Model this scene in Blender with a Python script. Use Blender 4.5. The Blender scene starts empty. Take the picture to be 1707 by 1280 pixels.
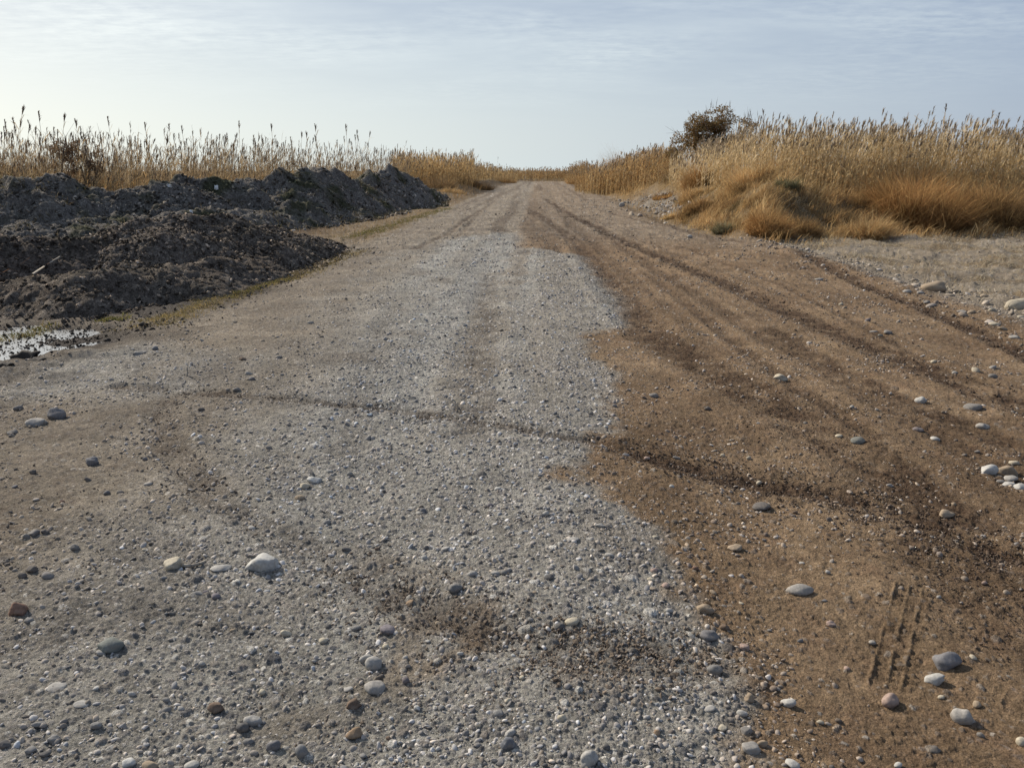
import bpy, bmesh, math, random
import numpy as np
from mathutils import Vector, Matrix
random.seed(7)
R = math.radians
S = bpy.context.scene
C = S.collection

# ------------------------------------------------------------------ camera
EYE, PITCH, F = 1.6, 15.5, 1280.0            # F in pixels of the 1707-wide photograph
cam = bpy.data.cameras.new('camera')
cam.sensor_fit = 'HORIZONTAL'
cam.angle_x = 2 * math.atan(853.5 / F)
cam.clip_start, cam.clip_end = 0.05, 8000
co = bpy.data.objects.new('camera', cam)
C.objects.link(co)
co.location = (0, 0, EYE)
co.rotation_euler = (R(90 - PITCH), 0, 0)
S.camera = co

# ------------------------------------------------------------------ light
SUN_AZ, SUN_EL = -50.0, 34.0                  # azimuth clockwise from the road direction (+Y)
sd = Vector((math.sin(R(SUN_AZ)) * math.cos(R(SUN_EL)), math.cos(R(SUN_AZ)) * math.cos(R(SUN_EL)), math.sin(R(SUN_EL))))
sl = bpy.data.lights.new('sun', 'SUN')
sl.energy, sl.angle, sl.color = 4.9, R(0.8), (1.0, 0.92, 0.81)
so = bpy.data.objects.new('sun', sl)
C.objects.link(so)
so.rotation_euler = (-sd).to_track_quat('-Z', 'Y').to_euler()
S.view_settings.view_transform = 'Standard'
S.view_settings.look = 'None'
S.view_settings.exposure = 0.27
S.view_settings.gamma = 1.0


class N:
    """tiny node-tree builder"""
    def __init__(s, tree):
        s.t = tree
    def n(s, typ, ins=None, **kw):
        d = s.t.nodes.new(typ)
        for k, v in kw.items():
            setattr(d, k, v)
        for k, v in (ins or {}).items():
            s.set(d.inputs[k], v)
        return d
    def set(s, sock, v):
        if isinstance(v, bpy.types.NodeSocket):
            s.t.links.new(v, sock)
        elif isinstance(v, (tuple, list)) and len(v) == 3 and sock.type == 'RGBA':
            sock.default_value = (*v, 1)
        else:
            sock.default_value = v
    def m(s, op, a, b=0.0, c=0.0, clamp=False):
        d = s.n('ShaderNodeMath', operation=op, use_clamp=clamp)
        for i, v in enumerate((a, b, c)):
            s.set(d.inputs[i], v)
        return d.outputs[0]
    def vm(s, op, a, b=(0, 0, 0)):
        d = s.n('ShaderNodeVectorMath', operation=op)
        s.set(d.inputs[0], a)
        s.set(d.inputs[1], b)
        return d.outputs['Value'] if op == 'DOT_PRODUCT' else d.outputs[0]
    def mix(s, f, a, b, blend='MIX'):
        d = s.n('ShaderNodeMix', data_type='RGBA', blend_type=blend)
        s.set(d.inputs[0], f)
        s.set(d.inputs[6], a)
        s.set(d.inputs[7], b)
        return d.outputs[2]
    def noise(s, vec, scale, detail=4, rough=0.55):
        d = s.n('ShaderNodeTexNoise', {'Scale': scale, 'Detail': detail, 'Roughness': rough})
        s.set(d.inputs['Vector'], vec)
        return d.outputs['Fac']
    def rng(s, v, a, b, c=0.0, d=1.0):
        k = s.n('ShaderNodeMapRange')
        for i, q in enumerate((v, a, b, c, d)):
            s.set(k.inputs[i], q)
        return k.outputs[0]


W = bpy.data.worlds.new('World')
S.world = W
W.use_nodes = True
W.node_tree.nodes.clear()
w = N(W.node_tree)
sky = w.n('ShaderNodeTexSky', sky_type='NISHITA', sun_disc=False, sun_elevation=R(SUN_EL), sun_rotation=R(SUN_AZ), dust_density=3.0, air_density=1.0)
dirv = w.n('ShaderNodeTexCoord').outputs['Generated']
xyz = w.n('ShaderNodeSeparateXYZ', {'Vector': dirv})
dz = w.m('MAXIMUM', xyz.outputs[2], 0.0)
hz = Vector((sd.x, sd.y, 0)).normalized()
c_az = w.vm('DOT_PRODUCT', dirv, tuple(hz))
f_az = w.m('ADD', w.m('MULTIPLY', c_az, 0.80), 0.21, clamp=True)
f_el = w.m('SUBTRACT', 1.0, w.m('MULTIPLY', w.m('MULTIPLY', dz, 4.8, clamp=True), 0.66))
fbr = w.m('MULTIPLY', f_az, f_el)
veil = w.mix(fbr, (2.25, 2.95, 4.4), (8.0, 8.75, 8.35))
# thin high cloud: the direction projected on a layer far overhead
den = w.m('ADD', dz, 0.06)
cvec = w.n('ShaderNodeCombineXYZ', {'X': w.m('DIVIDE', xyz.outputs[0], den), 'Y': w.m('DIVIDE', xyz.outputs[1], den), 'Z': 0.0}).outputs[0]
streak = w.vm('MULTIPLY', cvec, (0.5, 1.0, 1))
cl1 = w.rng(w.noise(streak, 1.3, 5, 0.6), 0.42, 0.68)
cl2 = w.rng(w.noise(w.vm('MULTIPLY', cvec, (1.0, 1.5, 1)), 7.0, 5, 0.65), 0.36, 0.66)
patch = w.rng(w.noise(cvec, 0.55, 2), 0.40, 0.62)
hi = w.rng(dz, 0.05, 0.16)
cm = w.m('MULTIPLY', w.m('MULTIPLY', hi, f_az), w.m('ADD', w.m('MULTIPLY', cl1, 0.55), w.m('MULTIPLY', w.m('MULTIPLY', cl2, patch), 0.95)), clamp=True)
veil = w.mix(cm, veil, (6.6, 7.3, 7.5))
skyc = w.mix(0.84, sky.outputs[0], veil)
bg = w.n('ShaderNodeBackground', {'Color': skyc, 'Strength': 0.10})
w.t.links.new(bg.outputs[0], w.n('ShaderNodeOutputWorld').inputs['Surface'])


# ------------------------------------------------------------------ numeric helpers
def hsh(ix, iy, s):
    n = (ix * 374761393 + iy * 668265263 + s * 974634777) & 0xffffffff
    n = ((n ^ (n >> 13)) * 1274126177) & 0xffffffff
    return (n ^ (n >> 16)) / 4294967296.0

def vn(x, y, s=0):
    x0, y0 = np.floor(x), np.floor(y)
    fx, fy = x - x0, y - y0
    ix, iy = x0.astype(np.int64), y0.astype(np.int64)
    ux, uy = fx * fx * (3 - 2 * fx), fy * fy * (3 - 2 * fy)
    a, b, c, d = hsh(ix, iy, s), hsh(ix + 1, iy, s), hsh(ix, iy + 1, s), hsh(ix + 1, iy + 1, s)
    return 2 * (a + (b - a) * ux + (c - a) * uy + (a - b - c + d) * ux * uy) - 1

def fbm(x, y, o=4, s=0, g=0.5):
    r, a, t = 0, 1.0, 0
    for k in range(o):
        r = r + a * vn(x, y, s + 17 * k)
        t += a
        a *= g
        x, y = 1.6 * x + 1.2 * y + 3.1, -1.2 * x + 1.6 * y + 1.7
    return r / t

def sst(a, b, x):
    t = np.clip((x - a) / (b - a), 0, 1)
    return t * t * (3 - 2 * t)

def cells(x, y, size, seed, dens, rmin=0.25, rmax=0.5):
    """half-sunk pebbles: one per cell at most; returns dome height (0..1)*radius, tone of the pebble hit"""
    u, v = x / size, y / size
    iu, iv = np.floor(u).astype(np.int64), np.floor(v).astype(np.int64)
    best, tone = np.zeros_like(x), np.zeros_like(x)
    for du in (-1, 0, 1):
        for dv in (-1, 0, 1):
            a, b = iu + du, iv + dv
            px, py = a + 0.2 + 0.6 * hsh(a, b, seed), b + 0.2 + 0.6 * hsh(a, b, seed + 1)
            r = rmin + (rmax - rmin) * hsh(a, b, seed + 2) ** 2
            th = hsh(a, b, seed + 5) * 6.283
            q, k = u - px, v - py
            e = 0.65 + 0.35 * hsh(a, b, seed + 6)
            q2, k2 = q * np.cos(th) + k * np.sin(th), (k * np.cos(th) - q * np.sin(th)) / e
            t = 1 - (q2 * q2 + k2 * k2) / (r * r)
            h = np.where((t > 0) & (hsh(a, b, seed + 3) < dens), np.sqrt(np.maximum(t, 0)) * r, 0)
            w_ = h > best
            best = np.where(w_, h, best)
            tone = np.where(w_, hsh(a, b, seed + 4), tone)
    return best * size, tone

def ground(px, py, z=0.0):
    """the point at height z that the photograph shows at pixel px, py"""
    c, s = math.cos(R(PITCH)), math.sin(R(PITCH))
    a, b = (px - 853.5) / F, -(py - 640) / F
    d = (a, c + b * s, -s + b * c)
    t = (z - EYE) / d[2]
    return d[0] * t, d[1] * t

def G(*pts):
    return [ground(*p) for p in pts]

def pdist(X, Y, pts, vals=None):
    """distance to a polyline (and an interpolated value along it)"""
    best = np.full(X.shape, 1e9)
    val = np.zeros(X.shape)
    for i in range(len(pts) - 1):
        (x0, y0), (x1, y1) = pts[i][:2], pts[i + 1][:2]
        dx, dy = x1 - x0, y1 - y0
        t = np.clip(((X - x0) * dx + (Y - y0) * dy) / (dx * dx + dy * dy + 1e-12), 0, 1)
        d = np.hypot(X - x0 - t * dx, Y - y0 - t * dy)
        m = d < best
        best = np.where(m, d, best)
        if vals is not None:
            val = np.where(m, vals[i] + t * (vals[i + 1] - vals[i]), val)
    return (best, val) if vals is not None else best

def psd(X, Y, pts):
    """signed distance to a polygon, positive inside"""
    d = pdist(X, Y, pts + pts[:1])
    ins = np.zeros(X.shape, bool)
    for i in range(len(pts)):
        (x0, y0), (x1, y1) = pts[i], pts[(i + 1) % len(pts)]
        c = (y0 > Y) != (y1 > Y)
        ins ^= c & (X < (x1 - x0) * (Y - y0) / (y1 - y0 + 1e-12) + x0)
    return np.where(ins, d, -d)

def mesh_ob(name, V, faces, mat, parent=None, attrs=None, smooth=True, link=True):
    me = bpy.data.meshes.new(name)
    V = np.asarray(V, np.float32)
    if not isinstance(faces, list):
        faces = [faces]
    faces = [np.asarray(f, np.int32) for f in faces if len(f)]
    loops = np.concatenate([f.ravel() for f in faces])
    tot = np.concatenate([np.full(len(f), f.shape[1], np.int32) for f in faces])
    st = np.concatenate([[0], np.cumsum(tot)[:-1]]).astype(np.int32)
    me.vertices.add(len(V))
    me.vertices.foreach_set('co', V.ravel())
    me.loops.add(len(loops))
    me.loops.foreach_set('vertex_index', loops)
    me.polygons.add(len(tot))
    me.polygons.foreach_set('loop_start', st)
    me.polygons.foreach_set('loop_total', tot)
    me.polygons.foreach_set('use_smooth', np.full(len(tot), smooth))
    for k, a in (attrs or {}).items():
        a = np.asarray(a, np.float32)
        if a.shape[1] == 3:
            a = np.concatenate([a, np.ones((len(a), 1), np.float32)], 1)
        me.attributes.new(k, 'FLOAT_COLOR', 'POINT').data.foreach_set('color', a.ravel())
    me.update(calc_edges=True)
    me.materials.append(mat)
    o = bpy.data.objects.new(name, me)
    if link:
        C.objects.link(o)
    o.parent = parent
    return o

def tag(o, label=None, cat=None, group=None, kind=None):
    for k, v in (('label', label), ('category', cat), ('group', group), ('kind', kind)):
        if v:
            o[k] = v
    return o

def empty(name, loc):
    o = bpy.data.objects.new(name, None)
    C.objects.link(o)
    o.location = loc
    return o


# ------------------------------------------------------------------ materials
def new_mat(name):
    m = bpy.data.materials.new(name)
    m.use_nodes = True
    m.node_tree.nodes.clear()
    t = N(m.node_tree)
    return m, t, t.n('ShaderNodeOutputMaterial')

def mat_ground():
    m, t, out = new_mat('earth')
    P = t.n('ShaderNodeTexCoord').outputs['Object']
    A = t.n('ShaderNodeAttribute', attribute_name='ma')
    B = t.n('ShaderNodeAttribute', attribute_name='mb')
    a = t.n('ShaderNodeSeparateColor', {'Color': A.outputs['Color']}).outputs
    b = t.n('ShaderNodeSeparateColor', {'Color': B.outputs['Color']}).outputs
    grass, left = A.outputs['Alpha'], B.outputs['Alpha']
    n1, n2, n3 = t.noise(P, 0.9, 6), t.noise(P, 7, 8, 0.72), t.noise(P, 120, 4, 0.8)
    n5, n6 = t.noise(P, 2.3, 8, .7), t.noise(P, 26, 5, .75)
    n4 = t.noise(P, 42, 4, 0.7)
    brown = t.mix(t.rng(n1, .35, .65), (.170, .116, .070), (.246, .174, .108))
    brown = t.mix(t.rng(n2, .45, .75), brown, (.172, .112, .070))
    tan = t.mix(t.rng(n1, .35, .65), (.170, .142, .110), (.250, .210, .160))
    tan = t.mix(t.rng(n2, .5, .75), tan, (.150, .115, .086))
    grey = t.mix(t.rng(n2, .3, .7), (.235, .224, .196), (.355, .340, .298))
    pale = t.mix(t.rng(n2, .3, .7), (.175, .145, .108), (.33, .28, .212))
    straw = t.mix(t.rng(n2, .3, .7), (.10, .068, .036), (.21, .145, .072))
    c = t.mix(left, brown, tan)
    c = t.mix(a[0], c, grey)
    c = t.mix(a[2], c, pale)
    c = t.mix(grass, c, straw)
    c = t.mix(t.m('MULTIPLY', a[1], t.rng(n4, .3, .62, .45, 1)), c, (.050, .031, .021))
    tone = b[1]
    ramp = t.n('ShaderNodeValToRGB', {'Fac': tone})
    e = ramp.color_ramp.elements
    e[0].position, e[0].color = 0, (.075, .076, .082, 1)
    e[1].position, e[1].color = 1, (.62, .59, .53, 1)
    for p_, q_ in ((.3, (.18, .17, .165, 1)), (.55, (.27, .235, .20, 1)), (.8, (.34, .32, .29, 1))):
        k = e.new(p_)
        k.color = q_
    dusty = t.mix(t.m('SUBTRACT', .62, t.m('MULTIPLY', a[0], .52)), ramp.outputs[0], c)
    c = t.mix(b[0], c, dusty)
    mott = t.m('MULTIPLY', t.m('MULTIPLY', t.rng(n3, .3, .7, .45, 1.60), t.rng(n6, .3, .7, .60, 1.42)), t.rng(n5, .3, .7, .74, 1.26))
    c = t.mix(1.0, c, t.n('ShaderNodeCombineColor', {k: mott for k in ('Red', 'Green', 'Blue')}).outputs[0], 'MULTIPLY')
    c = t.mix(b[2], c, (.035, .026, .020))
    rough = t.m('SUBTRACT', .95, t.m('MULTIPLY', b[2], .3))
    bump = t.n('ShaderNodeBump', {'Strength': 1.0, 'Distance': .022, 'Height': t.m('ADD', t.m('MULTIPLY', t.noise(P, 150, 4, .75), .4), t.m('ADD', t.noise(P, 45, 5, .75), t.m('MULTIPLY', n2, 1.6)))})
    s = t.n('ShaderNodeBsdfPrincipled', {'Base Color': c, 'Roughness': rough, 'Normal': bump.outputs[0], 'Specular IOR Level': .05})
    t.t.links.new(s.outputs[0], out.inputs[0])
    return m

def mat_stone():
    m, t, out = new_mat('stone')
    P = t.n('ShaderNodeTexCoord').outputs['Object']
    col = t.n('ShaderNodeAttribute', attribute_name='col').outputs['Color']
    n = t.noise(P, 90, 4, .65)
    n2 = t.noise(P, 25, 3, .6)
    c = t.mix(1.0, col, t.n('ShaderNodeCombineColor', {k: t.rng(n, .3, .7, .75, 1.25) for k in ('Red', 'Green', 'Blue')}).outputs[0], 'MULTIPLY')
    c = t.mix(t.rng(n2, .52, .7, 0, .5), c, (.22, .175, .13))
    bump = t.n('ShaderNodeBump', {'Strength': .35, 'Distance': .004, 'Height': n})
    s = t.n('ShaderNodeBsdfPrincipled', {'Base Color': c, 'Roughness': .85, 'Normal': bump.outputs[0], 'Specular IOR Level': .15})
    t.t.links.new(s.outputs[0], out.inputs[0])
    return m

def mat_plant(name='dry_plant', trans=.38):
    m, t, out = new_mat(name)
    P = t.n('ShaderNodeTexCoord').outputs['Object']
    col = t.n('ShaderNodeAttribute', attribute_name='col').outputs['Color']
    n = t.noise(P, 6, 3)
    c = t.mix(1.0, col, t.n('ShaderNodeCombineColor', {k: t.rng(n, .3, .7, .8, 1.2) for k in ('Red', 'Green', 'Blue')}).outputs[0], 'MULTIPLY')
    d = t.n('ShaderNodeBsdfDiffuse', {'Color': c})
    tr = t.n('ShaderNodeBsdfTranslucent', {'Color': c})
    mx = t.n('ShaderNodeMixShader', {0: trans, 1: d.outputs[0], 2: tr.outputs[0]})
    t.t.links.new(mx.outputs[0], out.inputs[0])
    return m

def mat_heap(name, ca, cb, cc, moss):
    m, t, out = new_mat(name)
    P = t.n('ShaderNodeTexCoord').outputs['Object']
    n1, n2, n3 = t.noise(P, 1.1, 5), t.noise(P, 7, 6, .65), t.noise(P, 45, 4, .7)
    c = t.mix(t.rng(n1, .38, .62), ca, cb)
    c = t.mix(t.rng(n2, .5, .72), c, cc)
    c = t.mix(t.m('MULTIPLY', t.rng(t.noise(P, .8, 4), .5, .62), moss), c, (.060, .062, .030))
    mott = t.m('MULTIPLY', t.rng(n3, .3, .7, .45, 1.7), t.rng(t.noise(P, 14, 5, .75), .32, .68, .55, 1.5))
    c = t.mix(1.0, c, t.n('ShaderNodeCombineColor', {k: mott for k in ('Red', 'Green', 'Blue')}).outputs[0], 'MULTIPLY')
    c = t.mix(1.0, c, t.n('ShaderNodeAttribute', attribute_name='col').outputs['Color'], 'MULTIPLY')
    bump = t.n('ShaderNodeBump', {'Strength': 1.0, 'Distance': .07, 'Height': t.m('ADD', n3, t.m('MULTIPLY', t.noise(P, 16, 5, .75), 1.5))})
    s = t.n('ShaderNodeBsdfPrincipled', {'Base Color': c, 'Roughness': .95, 'Normal': bump.outputs[0], 'Specular IOR Level': .06})
    t.t.links.new(s.outputs[0], out.inputs[0])
    return m

def mat_plain(name, ca, cb, rough=.9, scale=12, spec=.25):
    m, t, out = new_mat(name)
    P = t.n('ShaderNodeTexCoord').outputs['Object']
    n = t.noise(P, scale, 5, .65)
    c = t.mix(t.rng(n, .35, .65), ca, cb)
    bump = t.n('ShaderNodeBump', {'Strength': .4, 'Distance': .01, 'Height': n})
    s = t.n('ShaderNodeBsdfPrincipled', {'Base Color': c, 'Roughness': rough, 'Normal': bump.outputs[0], 'Specular IOR Level': spec})
    t.t.links.new(s.outputs[0], out.inputs[0])
    return m

M_EARTH, M_STONE = mat_ground(), mat_stone()
M_PLANT = mat_plant()
M_LEAF = mat_plant('shrub_leaf', .2)
M_HEAP = mat_heap('dug_soil', (.122, .100, .080), (.180, .150, .122), (.30, .25, .20), .15)
M_HEAPB = mat_heap('brown_soil', (.108, .088, .072), (.16, .130, .105), (.24, .19, .15), .1)
M_HEAPG = mat_heap('mossy_soil', (.142, .126, .108), (.205, .184, .160), (.27, .245, .21), .85)
M_BARK = mat_plain('bark', (.07, .05, .04), (.13, .10, .08))
M_WATER = mat_plain('puddle_water', (.42, .41, .38), (.56, .55, .52), .16, 14, 1.0)
M_WATER.node_tree.nodes['Principled BSDF'].inputs['Metallic'].default_value = .42  # pale, partly metallic base puts the sky's bright reflection into the water colour
M_CLOD = mat_plain('mud_clod', (.020, .016, .013), (.045, .036, .028), .85, 30)
M_SCRAP = mat_plain('plastic_scrap', (.62, .64, .62), (.78, .79, .77), .5, 8)
M_WOOD = mat_plain('bleached_wood', (.26, .22, .17), (.40, .35, .28), .85, 20)


# ------------------------------------------------------------------ lie of the land
GREY = G((845, 388), (864, 396), (868, 416), (975, 430), (990, 462), (1032, 492), (1048, 552), (962, 566), (985, 610), (1012, 640), (1022, 700),
         (985, 742), (982, 790), (930, 812), (985, 826), (1032, 862), (1062, 905), (1098, 962), (1150, 1020), (1205, 1085), (1232, 1170), (1246, 1285), (1250, 1500),
         (-300, 1500), (-200, 1180), (20, 1085), (130, 1000), (235, 905), (300, 850), (335, 790), (350, 730), (440, 650), (520, 575), (590, 500), (660, 445), (735, 404))
TRK = [  # pixel polyline, half width in metres, strength
    ([(912, 335), (955, 362), (1055, 412), (1190, 472), (1330, 535), (1480, 598), (1707, 690), (1900, 760)], .17, 1.0),
    ([(1000, 352), (1140, 388), (1240, 408)], .10, .7),
    ([(1330, 425), (1440, 478), (1530, 512), (1640, 560), (1760, 620)], .13, 1.0),
    ([(880, 350), (960, 405), (1010, 470), (1085, 565), (1190, 630), (1300, 690), (1420, 760), (1600, 880)], .20, .85),
    ([(200, 650), (330, 660), (420, 668), (560, 682), (680, 695), (800, 716), (905, 742), (1000, 756)], .07, .7),
    ([(985, 752), (1035, 764), (1090, 777)], .06, .75),
    ([(1050, 768), (1110, 782), (1250, 812), (1380, 836), (1500, 872), (1600, 915), (1760, 985)], .105, 1.0),
    ([(290, 660), (272, 700), (290, 760), (345, 828), (420, 880), (500, 925), (560, 960)], .09, .5),
    ([(560, 960), (660, 1010), (760, 1050), (860, 1095), (1000, 1120), (1165, 1130)], .10, .45),
    ([(1290, 560), (1420, 640), (1560, 700), (1760, 790)], .13, .75),
    ([(1480, 870), (1560, 930), (1640, 1010), (1760, 1100)], .22, .5),
    ([(690, 418), (745, 392), (800, 352)], .09, .7),
    ([(812, 470), (806, 560), (796, 640), (790, 740)], .16, .55),
    ([(985, 375), (1090, 455), (1240, 550), (1420, 655), (1707, 815)], .12, .6),
    ([(1150, 420), (1300, 480), (1440, 550), (1600, 640), (1760, 720)], .07, .55),
    ([(1090, 470), (1200, 560), (1330, 660), (1450, 740)], .08, .6),
    ([(760, 400), (800, 355), (850, 318)], .09, .5),
    ([(868, 440), (885, 560), (905, 700)], .11, .22),
    ([(925, 345), (960, 380), (1010, 430), (1070, 500)], .16, .5),
    ([(665, 520), (630, 590), (600, 665), (575, 760)], .13, .36),
]
TRK = [(G(*p), hw, s) for p, hw, s in TRK]
TREAD = [(G((1492, 985), (1446, 1150)), 1.0, .080), (G((1690, 1150), (1620, 1260)), .55, .06)]
PUD = (-5.45, 7.55)
PUD_Z = -0.075

def bank_mask(x, y):
    yb = np.interp(x, [4.5, 5.6, 7.5, 9.6, 14.5, 40, 200], [19.2, 18.0, 19.2, 20.6, 21.8, 26, 40]) + .9 * fbm(x / 2.2, y / 2.2, 3, 5)
    xb = np.interp(y, [16, 19, 22, 34, 60, 130, 200], [6.5, 5.3, 4.9, 5.8, 6.9, 8.9, 11]) + .5 * fbm(x / 1.8, y / 2.5, 3, 6)
    return np.minimum(y - yb, (x - xb) * 1.5)

def height(x, y):
    x, y = np.asarray(x, float), np.asarray(y, float)
    u = x - (.65 + .033 * y)
    far = np.clip((170 - y) / 40, 0, 1)
    h = .022 * fbm(x / 1.6, y / 2.6, 3, 1) + .035 * fbm(x / 5, y / 9, 2, 2) * sst(3, 9, np.hypot(x, y))
    h = h + .05 * np.clip(1 - (u / 4.4) ** 2, -1, 1)
    # windrows pushed up by the grader along both edges, ruts between them
    h = h + (.055 + .045 * fbm(x, y / 1.2, 3, 8)) * np.exp(-((u - 4.45) / .28) ** 2) * sst(6, 9, y) * far
    h = h - .022 * np.exp(-((u + 1.5 + .1 * fbm(x / 3, y / 6, 2, 3)) / .35) ** 2) - .02 * np.exp(-((u - .35) / .30) ** 2)
    h = h + .018 * np.exp(-((u + .55) / .28) ** 2)
    d = bank_mask(x, y)
    h = h + 1.25 * sst(-.3, 4.2, d) * (1 + .12 * fbm(x / 2, y / 2, 3, 9)) + .22 * fbm(x / 1.1, y / 1.1, 3, 10) * sst(0, 1, d) * (1 - sst(4, 7, d))
    h = h + (.12 * fbm(x / .9, y / .9, 3, 12) + .05 * fbm(x / .25, y / .25, 3, 14)) * sst(4.4, 5.6, u) * (1 - sst(-1, 1, d))
    # far left verge
    e = -u - 4.6
    h = h + .55 * sst(0, 2.5, e) * sst(46, 58, y) * (1 + .25 * fbm(x / 2, y / 3, 3, 13))
    h = h + .25 * sst(128, 134, y)
    # low wet ground beside the front heap
    h = h - .06 * sst(3.6, 5.5, -u) * (1 - sst(20, 30, y)) + .075 * fbm(x / .38, y / .28, 4, 15, .65) * sst(3.8, 5, -u) * (1 - sst(20, 30, y))
    h = h - .050 * np.exp(-(((x - PUD[0]) / 1.25) ** 2 + ((y - PUD[1]) / .62) ** 2))
    rho = np.hypot((x - PUD[0]) / 1.7, (y - PUD[1]) / .95)
    h = h + .06 * np.exp(-((rho - 1.08) / .22) ** 2)
    rut, rim = 0 * x, 0 * x
    for pts, hw, s in TRK:
        q = pdist(x, y, pts)
        rut = np.maximum(rut, s * np.exp(-(q / hw) ** 2))
        rim = np.maximum(rim, s * np.exp(-((q - 1.6 * hw) / (.5 * hw)) ** 2))
    h = h - .020 * rut + .020 * rim * np.clip(1 - 1.5 * rut, 0, 1) * (1 + .8 * vn(x / .3, y / .3, 16))
    return h

def masks(x, y):
    r = np.hypot(x, y)
    u = x - (.65 + .033 * y)
    n1, n2, n3 = fbm(x / .5, y / .5, 3, 20), fbm(x / .12, y / .12, 3, 21), fbm(x / 2.2, y / 3.2, 3, 22)
    sg = psd(x, y, GREY)
    lefty = sst(.0, 1.0, (-.1 - .05 * y) - x)             # the strip's left edge is worn and soft, its right edge clean
    soft = .05 + .012 * r + .65 * lefty
    grey = sst(-1, 1, (sg + .10 * n2 + (.15 + .5 * lefty) * n1) / soft)
    grey = np.maximum(grey, .75 * sst(.25, .6, n3) * lefty * (r < 12))
    grey = grey * (1 - .20 * (1 - sst(3.0, 5.6, r)) * np.clip(.8 + .6 * n1, 0, 1.2))
    spill = psd(x, y, G((470, 930), (640, 950), (900, 1060), (1165, 1108), (1160, 1165), (900, 1180), (600, 1190), (480, 1250), (380, 1240), (560, 1150), (640, 1080), (470, 965)))
    grey = grey * (1 - .75 * sst(-.15, .15, spill + .12 * n1) * sst(-.35, .45, n1 + .8 * n2))
    crest = sst(15, 21, r) * (np.abs(u) < 4.4)
    left = 1 - sst(-.3, .3, u + 1.0 - .25 * n1 - .5 * sst(2.2, 1.6, r))
    left = np.maximum(left, .55 * crest)
    left = np.maximum(left, .8 * sst(4.3, 4.8, u))
    d = bank_mask(x, y)
    pale = sst(4.35, 4.9, u + .2 * n1) * (1 - sst(-.6, 1.2, d)) * (.55 + .45 * n1)
    pale = np.maximum(pale, .6 * sst(.1, .5, n3) * (np.abs(u + 2.6) < .8) * sst(9, 12, r))
    pale = np.maximum(pale, .55 * sst(.0, .5, vn(u / .42 + 3, y / 30, 29) + .3 * n1) * grey * sst(3.5, 6, r))
    grass = sst(-1.6, .6, d + .9 * n3) * (1 - .12 * sst(.1, .5, fbm(x / 1.3, y / 1.3, 3, 31)) * (1 - sst(2, 4, d)))
    grass = np.maximum(grass, .8 * sst(4.4, 5.0, -u + .4 * n1) * sst(15, 22, y))
    grass = np.maximum(grass, .7 * np.exp(-(pdist(x, y, G((250, 540), (330, 512), (430, 478), (500, 462))) / .16) ** 2) * (.6 + .8 * n1))
    grass = np.maximum(grass, sst(120, 128, y))
    verge = sst(4.6, 5.6, u) * (y < 26)
    grass = np.maximum(grass, .65 * sst(-.05, .35, fbm(x / 1.1, y / .7, 4, 33, .65) + .10 * (y - 16) / 4) * verge)
    pale = pale * np.clip(1 - .75 * verge * sst(0, .5, fbm(x / .5, y / .35, 4, 34, .65)), 0, 1)
    grass = np.where(np.abs(u) > 60, 1, grass)
    dark = np.zeros_like(x)
    for pts, hw, s in TRK:
        wob = .4 * hw * n1
        q = pdist(x, y, pts) + wob
        dark = np.maximum(dark, s * np.clip((1.0 * np.exp(-(q / (.95 * hw)) ** 4) + .22 * np.exp(-(q / (2.4 * hw)) ** 2)) * (.78 + 1.0 * n2 + .4 * n1), 0, 1.1))
    dark = np.maximum(dark, .95 * sst(-4.2, -5.2, x + .06 * (y - 12) + .3 * n1) * sst(8.6, 9.6, y) * (1 - sst(30, 40, y)) * np.clip(.8 + .5 * n1, 0, 1))
    dark = np.maximum(dark, .6 * sst(4.3, 5.2, -u + .5 * n1) * sst(38, 46, y) * (y < 140) * np.clip(.7 + .8 * n3, 0, 1))
    br = (1 - grey) * (1 - left)
    dark = np.maximum(dark, .42 * br * sst(.0, .55, fbm(x / .35, y / .9, 4, 24) + .25 * n3))
    dark = np.maximum(dark, .5 * sst(.15, .5, n1 + .5 * n3) * sst(-.3, .2, psd(x, y, G((1180, 830), (1760, 860), (1760, 1080), (1560, 1010), (1300, 900)))))
    dark = np.maximum(dark, .30 * sst(.1, .6, n1 + n3 * .7) * (grey + left * .6))
    lanes = sst(.05, .6, vn((u + .15 * vn(u * 0, y / 6, 27)) / .42, y / 26, 26) + .35 * n1) * sst(5, 14, r) * (np.abs(u) < 4.6)
    dark = np.maximum(dark, .55 * lanes * (1 - .6 * grey))
    grey = grey * (1 - .45 * sst(.1, .6, vn(u / .5 + 7, y / 18, 28) + .4 * n1) * sst(3.5, 6, r))
    ero = sst(-.6, .3, d) * (1 - sst(1.6, 2.6, d)) * sst(25, 28, y) * (1 - sst(38, 46, y)) * (x < 9)
    grass = grass * (1 - .75 * ero)
    grey = np.maximum(grey, .65 * ero)
    dark = np.maximum(dark, ero * np.clip(.5 + .5 * n1, 0, .9))
    pale = pale * (1 - .7 * ero)
    wet = np.exp(-(((x - PUD[0]) / 1.75) ** 2 + ((y - PUD[1] + .08) / .85) ** 2) ** 2)
    wet = np.maximum(wet, np.exp(-(pdist(x, y, [(-9, 8.6), (-7, 8.9), (-5.6, 9.05), (-4.5, 9.6), (-3.9, 10.4)]) / .55) ** 2))
    wet = np.clip(wet * (1.35 + .6 * n1), 0, 1)
    dens = np.clip(.20 + .75 * grey + .30 * (left) * (1 - grey) + .35 * n1 * grey, .05, 1) * (1 - sst(-1, .5, d))
    return dict(grey=grey, left=left, pale=np.clip(pale, 0, 1), grass=np.clip(grass, 0, 1), dark=np.clip(dark, 0, 1), wet=wet, dens=dens, d=d, u=u, n1=n1, n3=n3, sg=sg, ero=ero)


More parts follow.
